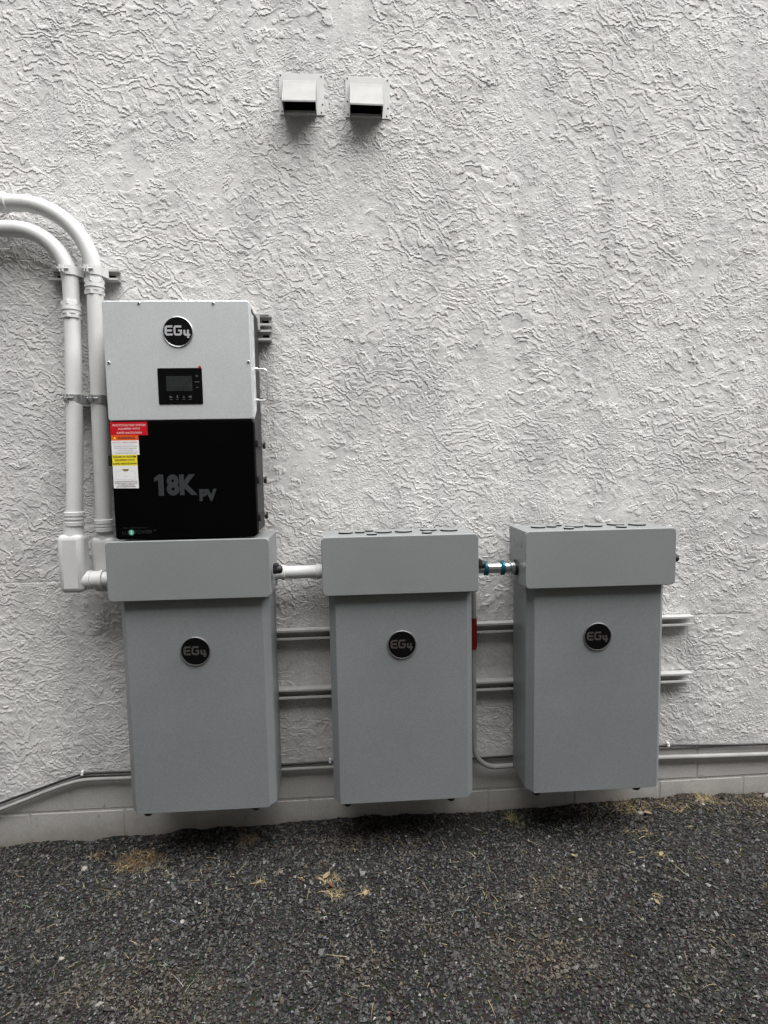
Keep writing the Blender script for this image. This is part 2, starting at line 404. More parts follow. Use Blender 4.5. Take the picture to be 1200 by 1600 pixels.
# ------------------------------------------------------------------ noise for stucco and ground relief
_rng=np.random.RandomState(5)
_PERM=np.concatenate([_rng.permutation(4096)]*2)
_ANG=_rng.rand(4096)*2*np.pi
_GX,_GY=np.cos(_ANG),np.sin(_ANG)
def pnoise(x,y,seed=0):
    x=np.asarray(x,float)+seed*17.31; y=np.asarray(y,float)-seed*9.77
    xi=np.floor(x).astype(np.int64); yi=np.floor(y).astype(np.int64)
    xf=x-xi; yf=y-yi
    u=xf*xf*xf*(xf*(xf*6-15)+10); v=yf*yf*yf*(yf*(yf*6-15)+10)
    def g(a,b):
        h=_PERM[(_PERM[(xi+a)&4095]+yi+b)&4095]
        return _GX[h]*(xf-a)+_GY[h]*(yf-b)
    n0=g(0,0)*(1-u)+g(1,0)*u; n1=g(0,1)*(1-u)+g(1,1)*u
    return (n0*(1-v)+n1*v)*1.5
def fbm(x,y,o=3,seed=0):
    s=0;a=1
    for k in range(o):
        s=s+a*pnoise(x*2**k,y*2**k,seed+k*3); a*=.5
    return s
def sstep(a,b,t):
    t=np.clip((t-a)/(b-a),0,1); return t*t*(3-2*t)
def stucco_h(X,Z):
    X=X*1.0; Z=Z*1.0
    wx=X+.030*pnoise(X*4,Z*4,11)+.010*pnoise(X*13,Z*13,12)
    wz=Z+.040*pnoise(X*3.5,Z*3.5,13)+.010*pnoise(X*13,Z*13,14)
    jx=.0050*pnoise(X*42,Z*42,17)+.0025*pnoise(X*100,Z*100,19); jz=.0048*np.abs(pnoise(X*42,Z*30,18))*2+.0028*pnoise(X*100,Z*100,20)
    c,s=np.cos(.36),np.sin(.36)
    xr=(wx+jx)*c-(wz+jz)*s; zr=(wx+jx)*s+(wz+jz)*c
    def T(x,z,lam,ny,fr,seed,pw,o=2):
        ph=z/lam+ny*fbm(x*fr,z*fr*1.3,o,seed); k=np.floor(ph); s_=ph-k
        return (1-s_)**pw
    dens=pnoise(X*2.6,Z*2.6,21)+.45*pnoise(X*8,Z*8,22)
    m1=sstep(-.05,.12,1.3*dens+1.0*pnoise(X*20,Z*20,27)+.12)
    m2=sstep(-.05,.12,1.2*pnoise(X*3.6,Z*3.6,23)+1.0*pnoise(X*26,Z*26,24)+.10)
    m3=sstep(.0,.15,pnoise(X*4,Z*4,25)+.9*pnoise(X*32,Z*32,26)+.05)
    a=T(xr*.8,zr,.048,1.5,14,31,1.0); b=T(xr,zr,.030,1.6,24,41,1.0); d=T(wx+jx,wz+jz,.020,1.7,36,46,1.0)
    va=.7+.5*np.clip(pnoise(X*7,Z*7,33)+.3,0,1); vb=.65+.6*np.clip(pnoise(X*9,Z*9,34)+.3,0,1)
    h=.0036*va*m1*a+.0028*vb*m2*b*(1-.45*m1)+.0014*m3*d*(1-.75*m2)*(1-.5*m1)
    return h+.0002*fbm(X*80,Z*80,2,61)+.003*pnoise(X*1.3,Z*1.3,71)


def lattice(xs, zs):
    nx, nz = len(xs), len(zs)
    X, Z = np.meshgrid(xs, zs)
    i = np.arange(nz - 1)[:, None] * nx + np.arange(nx - 1)[None, :]
    q = np.stack([i, i + 1, i + nx + 1, i + nx], -1).reshape(-1, 4)
    return X, Z, q
def np_mesh(name, co, faces, m, attrs=None, smooth=True):
    """fast mesh from arrays; faces: (n,k) array"""
    me = bpy.data.meshes.new(name); k = faces.shape[1]
    me.vertices.add(len(co)); me.vertices.foreach_set('co', np.ascontiguousarray(co, dtype=np.float32).ravel())
    me.loops.add(faces.size); me.loops.foreach_set('vertex_index', faces.astype(np.int32).ravel())
    me.polygons.add(len(faces)); me.polygons.foreach_set('loop_start', np.arange(0, faces.size, k, dtype=np.int32))
    me.update(calc_edges=True)
    me.polygons.foreach_set('use_smooth', np.full(len(faces), smooth))
    for nm, dom, typ, arr in (attrs or []):
        a = me.attributes.new(nm, typ, dom)
        a.data.foreach_set('color' if 'COLOR' in typ else 'value', np.ascontiguousarray(arr, dtype=np.float32).ravel())
    me.materials.append(M[m]); return me
def spaced(lo, f0, f1, hi, fine, g=1.12, mx=.06):
    a = list(np.arange(f0, f1 + fine * .5, fine)); s = fine; x = a[-1]
    while x < hi: s = min(s * g, mx); x += s; a.append(x)
    s = fine; x = f0; b = []
    while x > lo: s = min(s * g, mx); x -= s; b.append(x)
    return np.array(b[::-1] + a)

# ------------------------------------------------------------------ ground
def ground_z(X, Y):
    zl = np.interp(X, [-3, -1.5, -1.05, -.6, -.3, .12, .5, .8, 1.15, 1.5, 1.9, 3], [-.25, -.238, -.225, -.203, -.192, -.186, -.202, -.196, -.182, -.174, -.176, -.18])
    return zl + .010 * pnoise(X * 1.7, Y * 1.7, 81) + .006 * pnoise(X * 6, Y * 6, 82) - .012 * np.clip(-Y, 0, 1.2) + (.006 + .011 * pnoise(X * 7, Y * 3, 83) + .006 * pnoise(X * 23, Y * 9, 84)) * np.exp(-np.abs(Y) / .05)
xs = spaced(-40, -2.6, 3.2, 40, .02, 1.25, 4.0); ys = spaced(-60, -2.0, .3, 8, .02, 1.25, 4.0)
X, Y, q = lattice(xs, ys)
Z = ground_z(X, Y)
co = np.stack([X, Y, Z], -1).reshape(-1, 3)
g = bpy.data.objects.new('ground', np_mesh('ground', co, q, 'soil')); COL.objects.link(g); g['kind'] = 'structure'

def rocks(n, x0, x1, y0, y1, smin, smax, seed):
    r = np.random.RandomState(seed)
    octv = np.array([(1, 0, 0), (-1, 0, 0), (0, 1, 0), (0, -1, 0), (0, 0, 1), (0, 0, -1)], float)
    octf = np.array([(0, 2, 4), (2, 1, 4), (1, 3, 4), (3, 0, 4), (2, 0, 5), (1, 2, 5), (3, 1, 5), (0, 3, 5)])
    c = np.stack([r.uniform(x0, x1, n), r.uniform(y0, y1, n)], -1)
    s = np.clip(np.exp(r.normal(math.log(.0043), .36, n)), smin, smax)
    v = octv[None] * s[:, None, None] * r.uniform(.6, 1.15, (n, 6, 1)) * np.array([r.uniform(.7, 1.4, n), r.uniform(.7, 1.2, n), r.uniform(.45, .9, n)]).T[:, None, :]
    v += r.normal(0, .24, (n, 6, 3)) * s[:, None, None]
    # random rotation
    a = r.uniform(0, 2 * np.pi, n); t = r.normal(0, .5, n)
    ca, sa, ct, st = np.cos(a), np.sin(a), np.cos(t), np.sin(t)
    y2 = v[..., 1] * ct[:, None] - v[..., 2] * st[:, None]; z2 = v[..., 1] * st[:, None] + v[..., 2] * ct[:, None]
    x2 = v[..., 0] * ca[:, None] - y2 * sa[:, None]; y3 = v[..., 0] * sa[:, None] + y2 * ca[:, None]
    gz = ground_z(c[:, 0], c[:, 1]) + r.uniform(-.002, .0065, n)
    co = np.stack([x2 + c[:, :1], y3 + c[:, 1:], z2 + gz[:, None]], -1).reshape(-1, 3)
    fc = (octf[None] + 6 * np.arange(n)[:, None, None]).reshape(-1, 3)
    k = r.rand(n); lum = .035 * np.exp(r.normal(0, .62, n))
    col = np.stack([lum * 1.0, lum * 1.0, lum * .985], -1)
    tan = (k < .018); col[tan] = np.array([.11, .088, .062]) * r.uniform(.5, 1.2, (tan.sum(), 1))
    wh = (k > .990); col[wh] = np.array([.26, .26, .25]) * r.uniform(.4, 1.2, (wh.sum(), 1))
    lg = (k > .92) & (k < .990); col[lg] = np.array([.075, .077, .076]) * r.uniform(.7, 1.2, (lg.sum(), 1))
    # brown earthy patches and a few worn pale ones
    br = .55 * sstep(.35, .7, pnoise(c[:, 0] * 2.3, c[:, 1] * 3.1, 91) + .35 * pnoise(c[:, 0] * 9, c[:, 1] * 9, 92))
    for px, py, pr in ((.593, -.769, .17), (.847, -.426, .11), (1.166, -.74, .09), (.25, -.62, .07), (-.55, -.86, .16)):
        br = np.maximum(br, (1.35 if px == .593 else .75) * np.exp(-((c[:, 0] - px) ** 2 + 2.2 * (c[:, 1] - py) ** 2) / pr ** 2) * r.uniform(.45, 1, n) * (1 + .6 * pnoise(c[:, 0] * 22, c[:, 1] * 22, 95)))
    wallb = np.exp(-np.abs(c[:, 1]) / .05) * sstep(.8, 1.2, c[:, 0]); br = np.clip(br * .75 + wallb * r.uniform(0, 1, n), 0, 1)
    col = col * (1 - br[:, None]) + (col * .4 + np.array([.105, .082, .058]) * r.uniform(.35, 1.1, (n, 1))) * br[:, None]
    col4 = np.concatenate([col, np.ones((n, 1))], -1)
    return co, fc, np.repeat(col4, 6, 0)
A1 = rocks(84000, -1.75, 2.15, -1.12, -.004, .0018, .012, 3)
A2 = rocks(24000, -2.6, 3.2, -1.9, -.004, .002, .012, 4)
co = np.concatenate([A1[0], A2[0]]); fc = np.concatenate([A1[1], A2[1] + len(A1[0])]); cl = np.concatenate([A1[2], A2[2]])
gv = bpy.data.objects.new('gravel', np_mesh('gravel', co, fc, 'gravel', [('tint', 'POINT', 'FLOAT_COLOR', cl)], smooth=False)); COL.objects.link(gv)
gv['kind'] = 'stuff'; gv['label'] = 'dark crushed gravel covering the ground along the foot of the wall'; gv['category'] = 'gravel'

# ------------------------------------------------------------------ building: stucco wall on a block footing
bld = thing('building', 'pale grey building wall of rough trowelled stucco above painted concrete blocks', 'building', (0, .1, -.3))
def screed(x):   # lower edge of the stucco
    return np.interp(x, [-2.6, -1.9, -1.525, -1.33, -1.17, -.98, 3.3], [-.34, -.17, -.074, .010, .066, .062, .060])
xs = spaced(-5.5, -1.62, 2.05, 5.5, .0037, 1.10, .10); zs = spaced(.0, .06, 3.36, 5.6, .0037, 1.12, .10); zs = zs[zs >= .0599]
X, Z, q = lattice(xs, zs)
zb = screed(X); tt = np.clip((.9 - Z) / (.9 - .06), 0, 1); Z = np.where(Z < .9, .9 - tt * (.9 - zb), Z)
H = stucco_h(X, Z)
# faint block joints telegraphing through at lower right
for (a0, b0, a1, b1) in ((1.40, .683, 1.80, .680), (1.42, .428, 1.75, .424), (1.503, .43, 1.503, .68), (-1.62, .92, -1.2, .92)):
    dx, dz = a1 - a0, b1 - b0; L2 = dx * dx + dz * dz; t = np.clip(((X - a0) * dx + (Z - b0) * dz) / L2, 0, 1)
    d = np.hypot(X - a0 - t * dx, Z - b0 - t * dz); H = H - .0016 * np.exp(-(d / .004) ** 2)
edge = np.clip((Z - zb) / .012, 0, 1)
Yv = -H * (.25 + .75 * np.clip((Z - zb) / .05, 0, 1)) - .002
Yv[0, :] += .012
co = np.stack([X, Yv, Z], -1).reshape(-1, 3)
co[:, 1] -= .1; co[:, 2] += .3
sw = bpy.data.objects.new('stucco_wall', np_mesh('stucco_wall', co, q, 'stucco', smooth=False)); COL.objects.link(sw); sw.parent = bld
sw['label'] = 'pale grey stucco with rough trowelled ridges'
fnd = part('foundation', box(-5.5, 5.5, .0040, .30, -.6, .062, 0), 'block', bld, label='block footing with recessed joints')
part('wall_core', box(-5.5, 5.5, .03, .30, .062, 5.6, 0), 'mortar', bld)
def block_vf(x0, x1, z0, z1, s):
    r = random.Random(s); bm = bmesh.new(); bmesh.ops.create_cube(bm, size=1)
    for v in bm.verts:
        v.co = Vector(((x0 + x1) / 2 + v.co.x * (x1 - x0) + r.uniform(-.001, .001), .0225 + v.co.y * .042 + r.uniform(-.0007, .0007), (z0 + z1) / 2 + v.co.z * (z1 - z0) + r.uniform(-.001, .001)))
    bmesh.ops.bevel(bm, geom=list(bm.edges), offset=.0035, segments=1, profile=.5, affect='EDGES'); return from_bm(bm)
k = 0
for z0, z1, xo in ((-.086, .108, -.028), (-.289, -.094, -.204), (-.49, -.297, -.028)):
    x = -4.4 + xo
    for i in range(23):
        if x > 4.6: break
        part('block', block_vf(x + .004, x + .396, z0, min(z1, .0585) if z1 > 0 else z1, 100 + k), 'block', fnd); k += 1
        x += .400
# unseen building added behind the camera to block low frontal sky light
nb = thing('sky_blocking_building', 'unseen plain stucco building added across the side yard to block low sky light', 'building', (0, -4.9, -.3))
part('wall', box(-9, 9, -5.2, -4.9, -.6, 6.0, 0), 'blocker_wall', nb)
part('blocker_eave', box(-9.2, 9.2, -5.3, -4.55, 6.0, 6.15, .01, 1), 'blocker_wall', nb)
# ------------------------------------------------------------------ exhaust vents
def vent(x0, z0, label, dz=0, tilt=0.0):
    v = thing('exhaust_vent', label, 'vent', (x0 + .09, -.004, z0 + .075), 'exhaust vents high on the wall')
    y0 = -.007
    fl = part('flange', rpanel(x0, x0 + .178, z0, z0 + .155, y0 - .0015, .012, .003, .0006), 'pipe', v, 30)
    hx0, hx1 = x0 + .018, x0 + .147; zt = z0 + .131; zl = z0 - .004; P = -.102; t = .0016
    # sloping cover
    def slab(a, b):  # quads a (outer) b (inner)
        return loft([a, b])
    top = [(hx0, y0, zt), (hx1, y0, zt), (hx1, P, zl + .004), (hx0, P, zl + .004)]
    tin = [(hx0, y0 + t, zt - 2 * t), (hx1, y0 + t, zt - 2 * t), (hx1, P + t, zl + .004 - .2 * t), (hx0, P + t, zl + .004 - .2 * t)]
    s1 = loft([[(hx0 - .0002, y0, zt), (hx0 - .0002, P, zl + .004), (hx0 - .0002, P, zl), (hx0 - .0002, y0, zl)], [(hx0 + t, y0, zt - .001), (hx0 + t, P + .001, zl + .003), (hx0 + t, P + .001, zl), (hx0 + t, y0, zl)]])
    s2 = loft([[(hx1 + .0002, y0, zt), (hx1 + .0002, P, zl + .004), (hx1 + .0002, P, zl), (hx1 + .0002, y0, zl)], [(hx1 - t, y0, zt - .001), (hx1 - t, P + .001, zl + .003), (hx1 - t, P + .001, zl), (hx1 - t, y0, zl)]])
    lip = box(hx0, hx1, P - .0012, P + .0004, zl - .001, zl + .0045, 0)
    part('hood', join(slab(top, tin), s1, s2, lip), 'vent', v)
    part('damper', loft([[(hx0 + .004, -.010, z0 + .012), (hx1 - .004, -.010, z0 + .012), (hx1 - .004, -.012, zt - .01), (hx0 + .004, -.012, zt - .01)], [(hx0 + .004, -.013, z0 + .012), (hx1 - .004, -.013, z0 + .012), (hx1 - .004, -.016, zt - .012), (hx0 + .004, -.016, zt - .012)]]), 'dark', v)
    part('lower_lip', box(hx0 + .003, hx1 - .003, -.020, y0, z0 + .0, z0 + .0105, .001, 1), 'strut', v)
    for sx, sz in ((.008, .147), (.168, .145), (.010, .012), (.166, .010), (.008, .06), (.171, .04)):
        part('screw', disc(x0 + sx, z0 + sz, .0030, y0 - .0035, y0, 10), 'rubber', v, 30)
    v.rotation_euler = (0, tilt, 0)
    return v
vent(-.238, 2.776, 'left one of the two wall vents high up, its hood side showing')
vent(.024, 2.768, 'right one of the two wall vents high up, slightly lower and facing straight on', tilt=math.radians(1.2))

# ------------------------------------------------------------------ strut channels
def strut_vf(x0, x1, z0, y0=-.006):
    p = [(0, 0), (-41, 0), (-41, 8), (-33, 8), (-33, 6), (-38.5, 6), (-38.5, 2.5), (-2.5, 2.5), (-2.5, 38.5), (-38.5, 38.5), (-38.5, 35), (-33, 35), (-33, 33), (-41, 33), (-41, 41), (0, 41)]
    return loft([[(x, y0 + a * .001, z0 + b * .001) for a, b in p] for x in (x0, x1)])
def strut(x0, x1, ztop, label, grp=None):
    t = thing('strut_channel', label, 'strut channel', ((x0 + x1) / 2, 0, ztop - .041), grp)
    part('channel', strut_vf(x0, x1, ztop - .041), 'strut', t)
    # slots seen as dark ovals in the back web
    n = int((x1 - x0) / .05) if x1 - x0 < .6 else 0
    for i in range(min(n, 60)):
        cx = x0 + .028 + i * .05
        if cx + .012 < x1: part('slot', box(cx - .013, cx + .013, -.0095, -.0082, ztop - .027, ztop - .014, .0004, 1), 'dark', t)
    return t
strut(-.92, 1.512, .689, 'long upper strut rail behind the three battery cabinets', 'long rails behind the cabinets')
strut(-.92, 1.510, .431, 'long lower strut rail behind the three battery cabinets', 'long rails behind the cabinets')
strut(-1.150, -.889, 2.167, 'short strut channel holding the two bent pipes near their top')
strut(-1.128, -.70, 1.677, 'strut channel crossing behind both pipes beside the inverter display')
strut(-.80, -.296, 1.990, 'upper of two short strut ends sticking out right of the inverter top', 'inverter mounting struts')
strut(-.80, -.298, 1.932, 'lower of two short strut ends sticking out right of the inverter top', 'inverter mounting struts')

# ------------------------------------------------------------------ battery cabinets
P = dict(ycf=-.288, ycb=-.048, W=.6013, H=.2266, ybf=-.2546, ybe=-.2245, cw=.0237, ybs=-.047, bh=.8567, off=.0217, bw=.5644)
def cabinet(x, zt, label, knock):
    W, H = P['W'], P['H']; zc = zt - H; zb = zc - P['bh']
    t = thing('battery_cabinet', label, 'battery cabinet', (x + W / 2, -.15, zb), 'wall mounted battery cabinets')
    bx0 = x + P['off']; bx1 = bx0 + P['bw']; cw = P['cw']
    # cabinet body with chamfered front edges
    prof = lambda i: [(bx0 + i, P['ybs']), (bx0 + i, P['ybe'] + i), (bx0 + cw + i * .5, P['ybf'] + i), (bx1 - cw - i * .5, P['ybf'] + i), (bx1 - i, P['ybe'] + i), (bx1 - i, P['ybs'])]
    rings = [[(a, b, z) for a, b in prof(i)] for z, i in ((zb, .010), (zb + .003, .005), (zb + .010, .0), (zc - .003, .0))]
    part('body', loft(rings), 'cabinet', t)
    part('front_panel', rpanel(bx0 + cw + .001, bx1 - cw - .001, zb + .004, zc - .006, P['ybf'] - .0016, P['ybf'] + .001, .004, .0012), 'cabinet', t, 40)
    # wiring box on top: core, hollow seam, folded lid
    jb = part('wiring_box', box(x + .0035, x + W - .0035, -.2695, P['ycb'], zc + .003, zt - .003, .0025), 'box', t, 30)
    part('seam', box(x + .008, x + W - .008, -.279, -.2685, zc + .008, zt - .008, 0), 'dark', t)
    part('lid', rpanel(x, x + W, zc, zt, P['ycf'], -.276, .017, .0035), 'box', t, 40)
    if knock:
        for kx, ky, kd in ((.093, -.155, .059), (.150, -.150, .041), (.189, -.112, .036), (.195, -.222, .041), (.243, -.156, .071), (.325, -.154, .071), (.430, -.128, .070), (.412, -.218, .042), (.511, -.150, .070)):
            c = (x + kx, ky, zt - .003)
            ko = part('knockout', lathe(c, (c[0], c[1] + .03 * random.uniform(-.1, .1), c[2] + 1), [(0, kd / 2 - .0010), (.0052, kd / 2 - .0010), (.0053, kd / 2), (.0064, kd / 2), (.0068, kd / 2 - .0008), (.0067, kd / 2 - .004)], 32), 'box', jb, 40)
            ko.data.materials.append(M['dark'])      # shade under the raised disc, painted as a dark band
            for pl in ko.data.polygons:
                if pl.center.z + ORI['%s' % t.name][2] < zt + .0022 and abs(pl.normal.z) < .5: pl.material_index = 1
        for kx, ky in ((.151, -.235), (.152, -.115), (.478, -.225), (.482, -.105)):
            c = (x + kx, ky, zt - .003); part('screw', lathe(c, (c[0], c[1], c[2] + 1), [(0, .0035), (.004, .003)], 10), 'strut', jb, 40)
        for sy, sz, kd in ((-.205, .175, .050), (-.150, .165, .036), (-.215, .105, .036), (-.112, .175, .036)):
            c = (x + .004, sy, zc + sz)
            part('knockout', lathe(c, (c[0] - 1, c[1], c[2]), [(0, kd / 2), (.0012, kd / 2 - .0008)], 28), 'box', jb, 40)
    # black latch knob on the right hand end
    c = (x + W + .004, -.235, zt - .130)
    part('latch_knob', lathe(c, (c[0] + 1, c[1], c[2]), [(0, .017), (.026, .0165), (.033, .013), (.036, .006)], 20), 'rubber', t, 40)
    part('latch_knob', box(c[0], c[0] + .020, c[1] - .016, c[1] + .024, c[2] - .016, c[2] + .022, .005), 'rubber', t, 40)
    # bottom bolts
    for fx in (.075, .500):
        part('bottom_bolt', lathe((x + fx, -.205, zb + .002), (x + fx, -.205, -1), [(0, .0125), (.014, .0125), (.0141, .0185), (.026, .0185), (.032, .013), (.033, .004)], 20), 'rubber', t, 40)
        part('nut', lathe((x + fx + .010, -.214, zb - .014), (x + fx + .010, -.214, -1), [(0, .006), (.008, .006), (.010, .003)], 8), 'chrome', t, 30)
    bd = part('badge', disc(x + W / 2 + .002, zt - .434, .0530, -.2606, -.2556, 48, .0014), 'badge', t, 30)
    rim = [(.0525, -.2556), (.0565, -.2556), (.0565, -.2606), (.0550, -.2618), (.0535, -.2612)]
    cxx, czz = x + W / 2 + .002, zt - .434
    V = []; Fc = []; n = 48
    for r_, y_ in rim: V += [(cxx + r_ * math.cos(2 * math.pi * k / n), y_, czz + r_ * math.sin(2 * math.pi * k / n)) for k in range(n)]
    for a in range(5):
        for k in range(n): Fc.append((a * n + k, a * n + (k + 1) % n, ((a + 1) % 5) * n + (k + 1) % n, ((a + 1) % 5) * n + k))
    part('rim', (V, Fc), 'rim', bd, 40)
    part('lettering', logo_vf(cxx - .001, czz + .001, .087, -.2614, -.2600), 'letter_dim', bd)
    return t
cabA = cabinet(-.902, 1.1175, 'leftmost grey battery cabinet, directly below the black inverter', False)
cabB = cabinet(-.108, 1.1135, 'middle one of the three grey battery cabinets', True)
cabC = copy_tree(cabB); cabC.location = (.6764 + P['W'] / 2, -.15, cabB.location.z + .0032)
cabC['label'] = 'rightmost grey battery cabinet, its dark left side and wiring box end showing'

# ------------------------------------------------------------------ inverter
x0, z0 = -.8633, 1.1239; x1 = x0 + .52; zt = z0 + .86; zm = z0 + .4345; yf = -.2831
inv = thing('inverter', 'silver and black solar inverter with warning stickers above the leftmost cabinet', 'inverter', ((x0 + x1) / 2, -.15, z0))
hb = [(x0 + .004, -.050), (x0 + .004, -.262), (x1 - .004, -.262), (x1 - .004, -.050)]
part('housing', box(x0 + .004, x1 - .004, -.264, -.052, z0 + .010, zt - .006, .008), 'housing', inv, 40)
for i in range(9):   # cooling fins between housing and wall
    fx = x0 + .05 + i * .05
    part('fin', box(fx, fx + .004, -.0515, -.046, z0 + .1, zt - .06, 0), 'housing', inv)
part('front_cover', rpanel(x0, x1, zm + .001, zt, yf, -.245, .010, .003), 'silver', inv, 40)
lc = part('lower_cover', rpanel(x0 + .0015, x1 - .0015, z0, zm - .002, yf + .001, -.240, .014, .003), 'black', inv, 40)
Y1 = yf + .001
# badge
bx, bz = -.600, 1.8735
bd = part('badge', disc(bx, bz, .0505, yf - .0042, yf, 56, .0016), 'badge', inv, 30)
V = []; Fc = []; n = 56
for r_, y_ in ((.0500, yf), (.0540, yf), (.0535, yf - .0040), (.0522, yf - .0050), (.0508, yf - .0044)): V += [(bx + r_ * math.cos(2 * math.pi * k / n), y_, bz + r_ * math.sin(2 * math.pi * k / n)) for k in range(n)]
for a in range(5):
    for k in range(n): Fc.append((a * n + k, a * n + (k + 1) % n, ((a + 1) % 5) * n + (k + 1) % n, ((a + 1) % 5) * n + k))
part('rim', (V, Fc), 'rimbright', bd, 40)
part('lettering', logo_vf(bx - .001, bz + .002, .090, yf - .0052, yf - .0036), 'letter_bright', bd)
# display
dp = part('display_panel', rpanel(-.680, -.522, 1.6155, 1.7455, yf - .0022, yf + .001, .004, .0008), 'glass', inv, 30)
part('screen', sheet(-.650, -.558, 1.663, 1.717, yf - .0026, yf - .0021), 'lcd', dp)
for i, ix in enumerate((-.636, -.613, -.590, -.567)):
    q = [poly_xz([(ix - .006, 1.6405), (ix + .001, 1.6385), (ix + .006, 1.6415), (ix + .002, 1.6445), (ix - .004, 1.6465)], yf - .0026, yf - .0021),
         poly_xz([(ix - .002, 1.6375), (ix + .002, 1.6375), (ix + .002, 1.6480), (ix - .002, 1.6480)], yf - .0026, yf - .0021),
         poly_xz([(ix - .005, 1.6390), (ix + .005, 1.6390), (ix + .0015, 1.6420), (ix, 1.6480), (ix - .0015, 1.6420)], yf - .0026, yf - .0021),
         poly_xz([(ix - .006, 1.6400), (ix + .004, 1.6385), (ix + .006, 1.6470), (ix + .001, 1.6450), (ix - .005, 1.6465)], yf - .0026, yf - .0021)][i]
    part('button', join(q, sheet(ix - .005, ix + .005, 1.6325, 1.6340, yf - .0026, yf - .0021)), 'icon', dp)
for iz, w in ((1.716, .010), (1.6955, .017), (1.6755, .008)):
    part('indicator', sheet(-.5405 - w / 2, -.5405 + w / 2, iz - .0012, iz + .0012, yf - .0026, yf - .0021), 'icon', dp)
part('indicator', poly_xz([(-.5450, 1.7195), (-.5360, 1.7195), (-.5405, 1.7110)], yf - .0026, yf - .0021), 'icon', dp)
part('indicator_lamp', disc(-.5285, 1.7475, .0052, yf - .0040, yf - .0015, 16), 'reddot', dp, 40)
for sx, sz in ((-.733, 1.9745), (-.471, 1.9735), (-.849, 1.7670), (-.3535, 1.7660)):
    sc = part('screw', disc(sx, sz, .0052, yf - .0035, yf, 18, .0015), 'galv', inv, 30)
    part('socket', disc(sx, sz, .0026, yf - .0038, yf - .0030, 6, .0003), 'dark', sc)
# lower cover print
part('lettering', poly_xz([(-.6985, 1.2835), (-.6985, 1.3420), (-.7125, 1.3360), (-.7125, 1.3500), (-.6950, 1.3620), (-.6790, 1.3620), (-.6790, 1.2835)], Y1 - .0004, Y1 + .0005), 'print_grey', lc)
flat_part('lettering', text_vf('8K', -.6130, 1.3225, .112, .079, Y1 - .0004, bold=.05), 'print_grey', lc)
flat_part('lettering', text_vf('PV', -.5195, 1.2825, .064, .045, Y1 - .0004, bold=.06), 'print_grey', lc)
flat_part('lettering', text_vf('LU', -.8265, 1.1495, .021, .013, Y1 - .0004), 'print_faint', lc)
flat_part('lettering', text_vf('POWER', -.7600, 1.1510, .062, .013, Y1 - .0004), 'print_faint', lc)
flat_part('lettering', text_vf('TEK', -.7195, 1.1560, .013, .006, Y1 - .0004), 'print_faint', lc)
flat_part('lettering', text_vf('HYBRID INVERTER TECHNOLOGY', -.7905, 1.1670, .092, .0045, Y1 - .0004), 'print_faint', lc)
em = part('emblem', disc(-.8045, 1.1500, .0105, Y1 - .0006, Y1 + .0005, 28, .0002), 'print_green', lc)
flat_part('lettering', text_vf('2', -.8045, 1.1500, .0085, .0125, Y1 - .0009, bold=.03), 'white', em)
# stickers
def sticker(name, pts, ytop, m, label):
    return part(name, poly_xz(pts, ytop, Y1 + .0004), m, inv, label=label)
yS = Y1 - .0005; yT = yS - .0003
s = sticker('sticker', [(-.8585, 1.5545), (-.7265, 1.5545), (-.7262, 1.5060), (-.8588, 1.5085)], yS, 'red', 'red sticker about the photovoltaic system')
for tx, tz, w in (('PHOTOVOLTAIC SYSTEM', 1.5430, .116), ('EQUIPPED WITH', 1.5295, .076), ('RAPID SHUTDOWN', 1.5155, .088)):
    flat_part('lettering', text_vf(tx, -.7915, tz, w, .0078, yT, bold=.012), 'pink_print', s)
s = sticker('sticker', [(-.8580, 1.5080), (-.7605, 1.5065), (-.7602, 1.4880), (-.8580, 1.4880)], yS, 'orange', 'orange band of the warning sticker')
flat_part('lettering', text_vf('WARNING', -.8040, 1.4975, .062, .0095, yT, bold=.02), 'ink', s)
part('lettering', poly_xz([(-.8500, 1.4930), (-.8400, 1.4930), (-.8450, 1.5015)], yT, yS + .0001), 'yellow', s)
s = sticker('sticker', [(-.8580, 1.4880), (-.7602, 1.4880), (-.7600, 1.4350), (-.8580, 1.4370)], yS, 'white', 'white sticker with rows of small text')
for tx, tz, w, mm, h in (('ELECTRIC SHOCK HAZARD', 1.4815, .088, 'redink', .0052), ('DO NOT TOUCH TERMINALS', 1.4735, .068, 'blueink', .0045), ('TERMINALS ON BOTH LINE AND', 1.4665, .084, 'greyink', .0042), ('LOAD SIDES MAY BE ENERGIZED', 1.4592, .080, 'greyink', .0042), ('IN THE OPEN POSITION', 1.4520, .055, 'greyink', .0042), ('DC VOLTAGE IS ALWAYS PRESENT WHEN', 1.4455, .088, 'greyink', .0034), ('MODULES ARE EXPOSED TO SUNLIGHT', 1.4408, .075, 'greyink', .0030)):
    flat_part('lettering', text_vf(tx, -.8090, tz, w, h, yT), mm, s)
s = sticker('sticker', [(-.8580, 1.4365), (-.7690, 1.4360), (-.7690, 1.3960), (-.8580, 1.3965)], yS - .0002, 'yellow', 'yellow sticker about the solar system')
for tx, tz, w in (('SOLAR PV SYSTEM', 1.4290, .082), ('EQUIPPED WITH', 1.4165, .070), ('RAPID SHUTDOWN', 1.4040, .083)):
    flat_part('lettering', text_vf(tx, -.8135, tz, w, .0072, yT - .0002, bold=.025), 'ink', s)
s = sticker('sticker', [(-.8580, 1.3965), (-.7690, 1.3960), (-.7685, 1.3130), (-.8580, 1.3145)], yS - .0002, 'white', 'white sticker with a small house diagram')
yU = yT - .0002
t_ = .0008
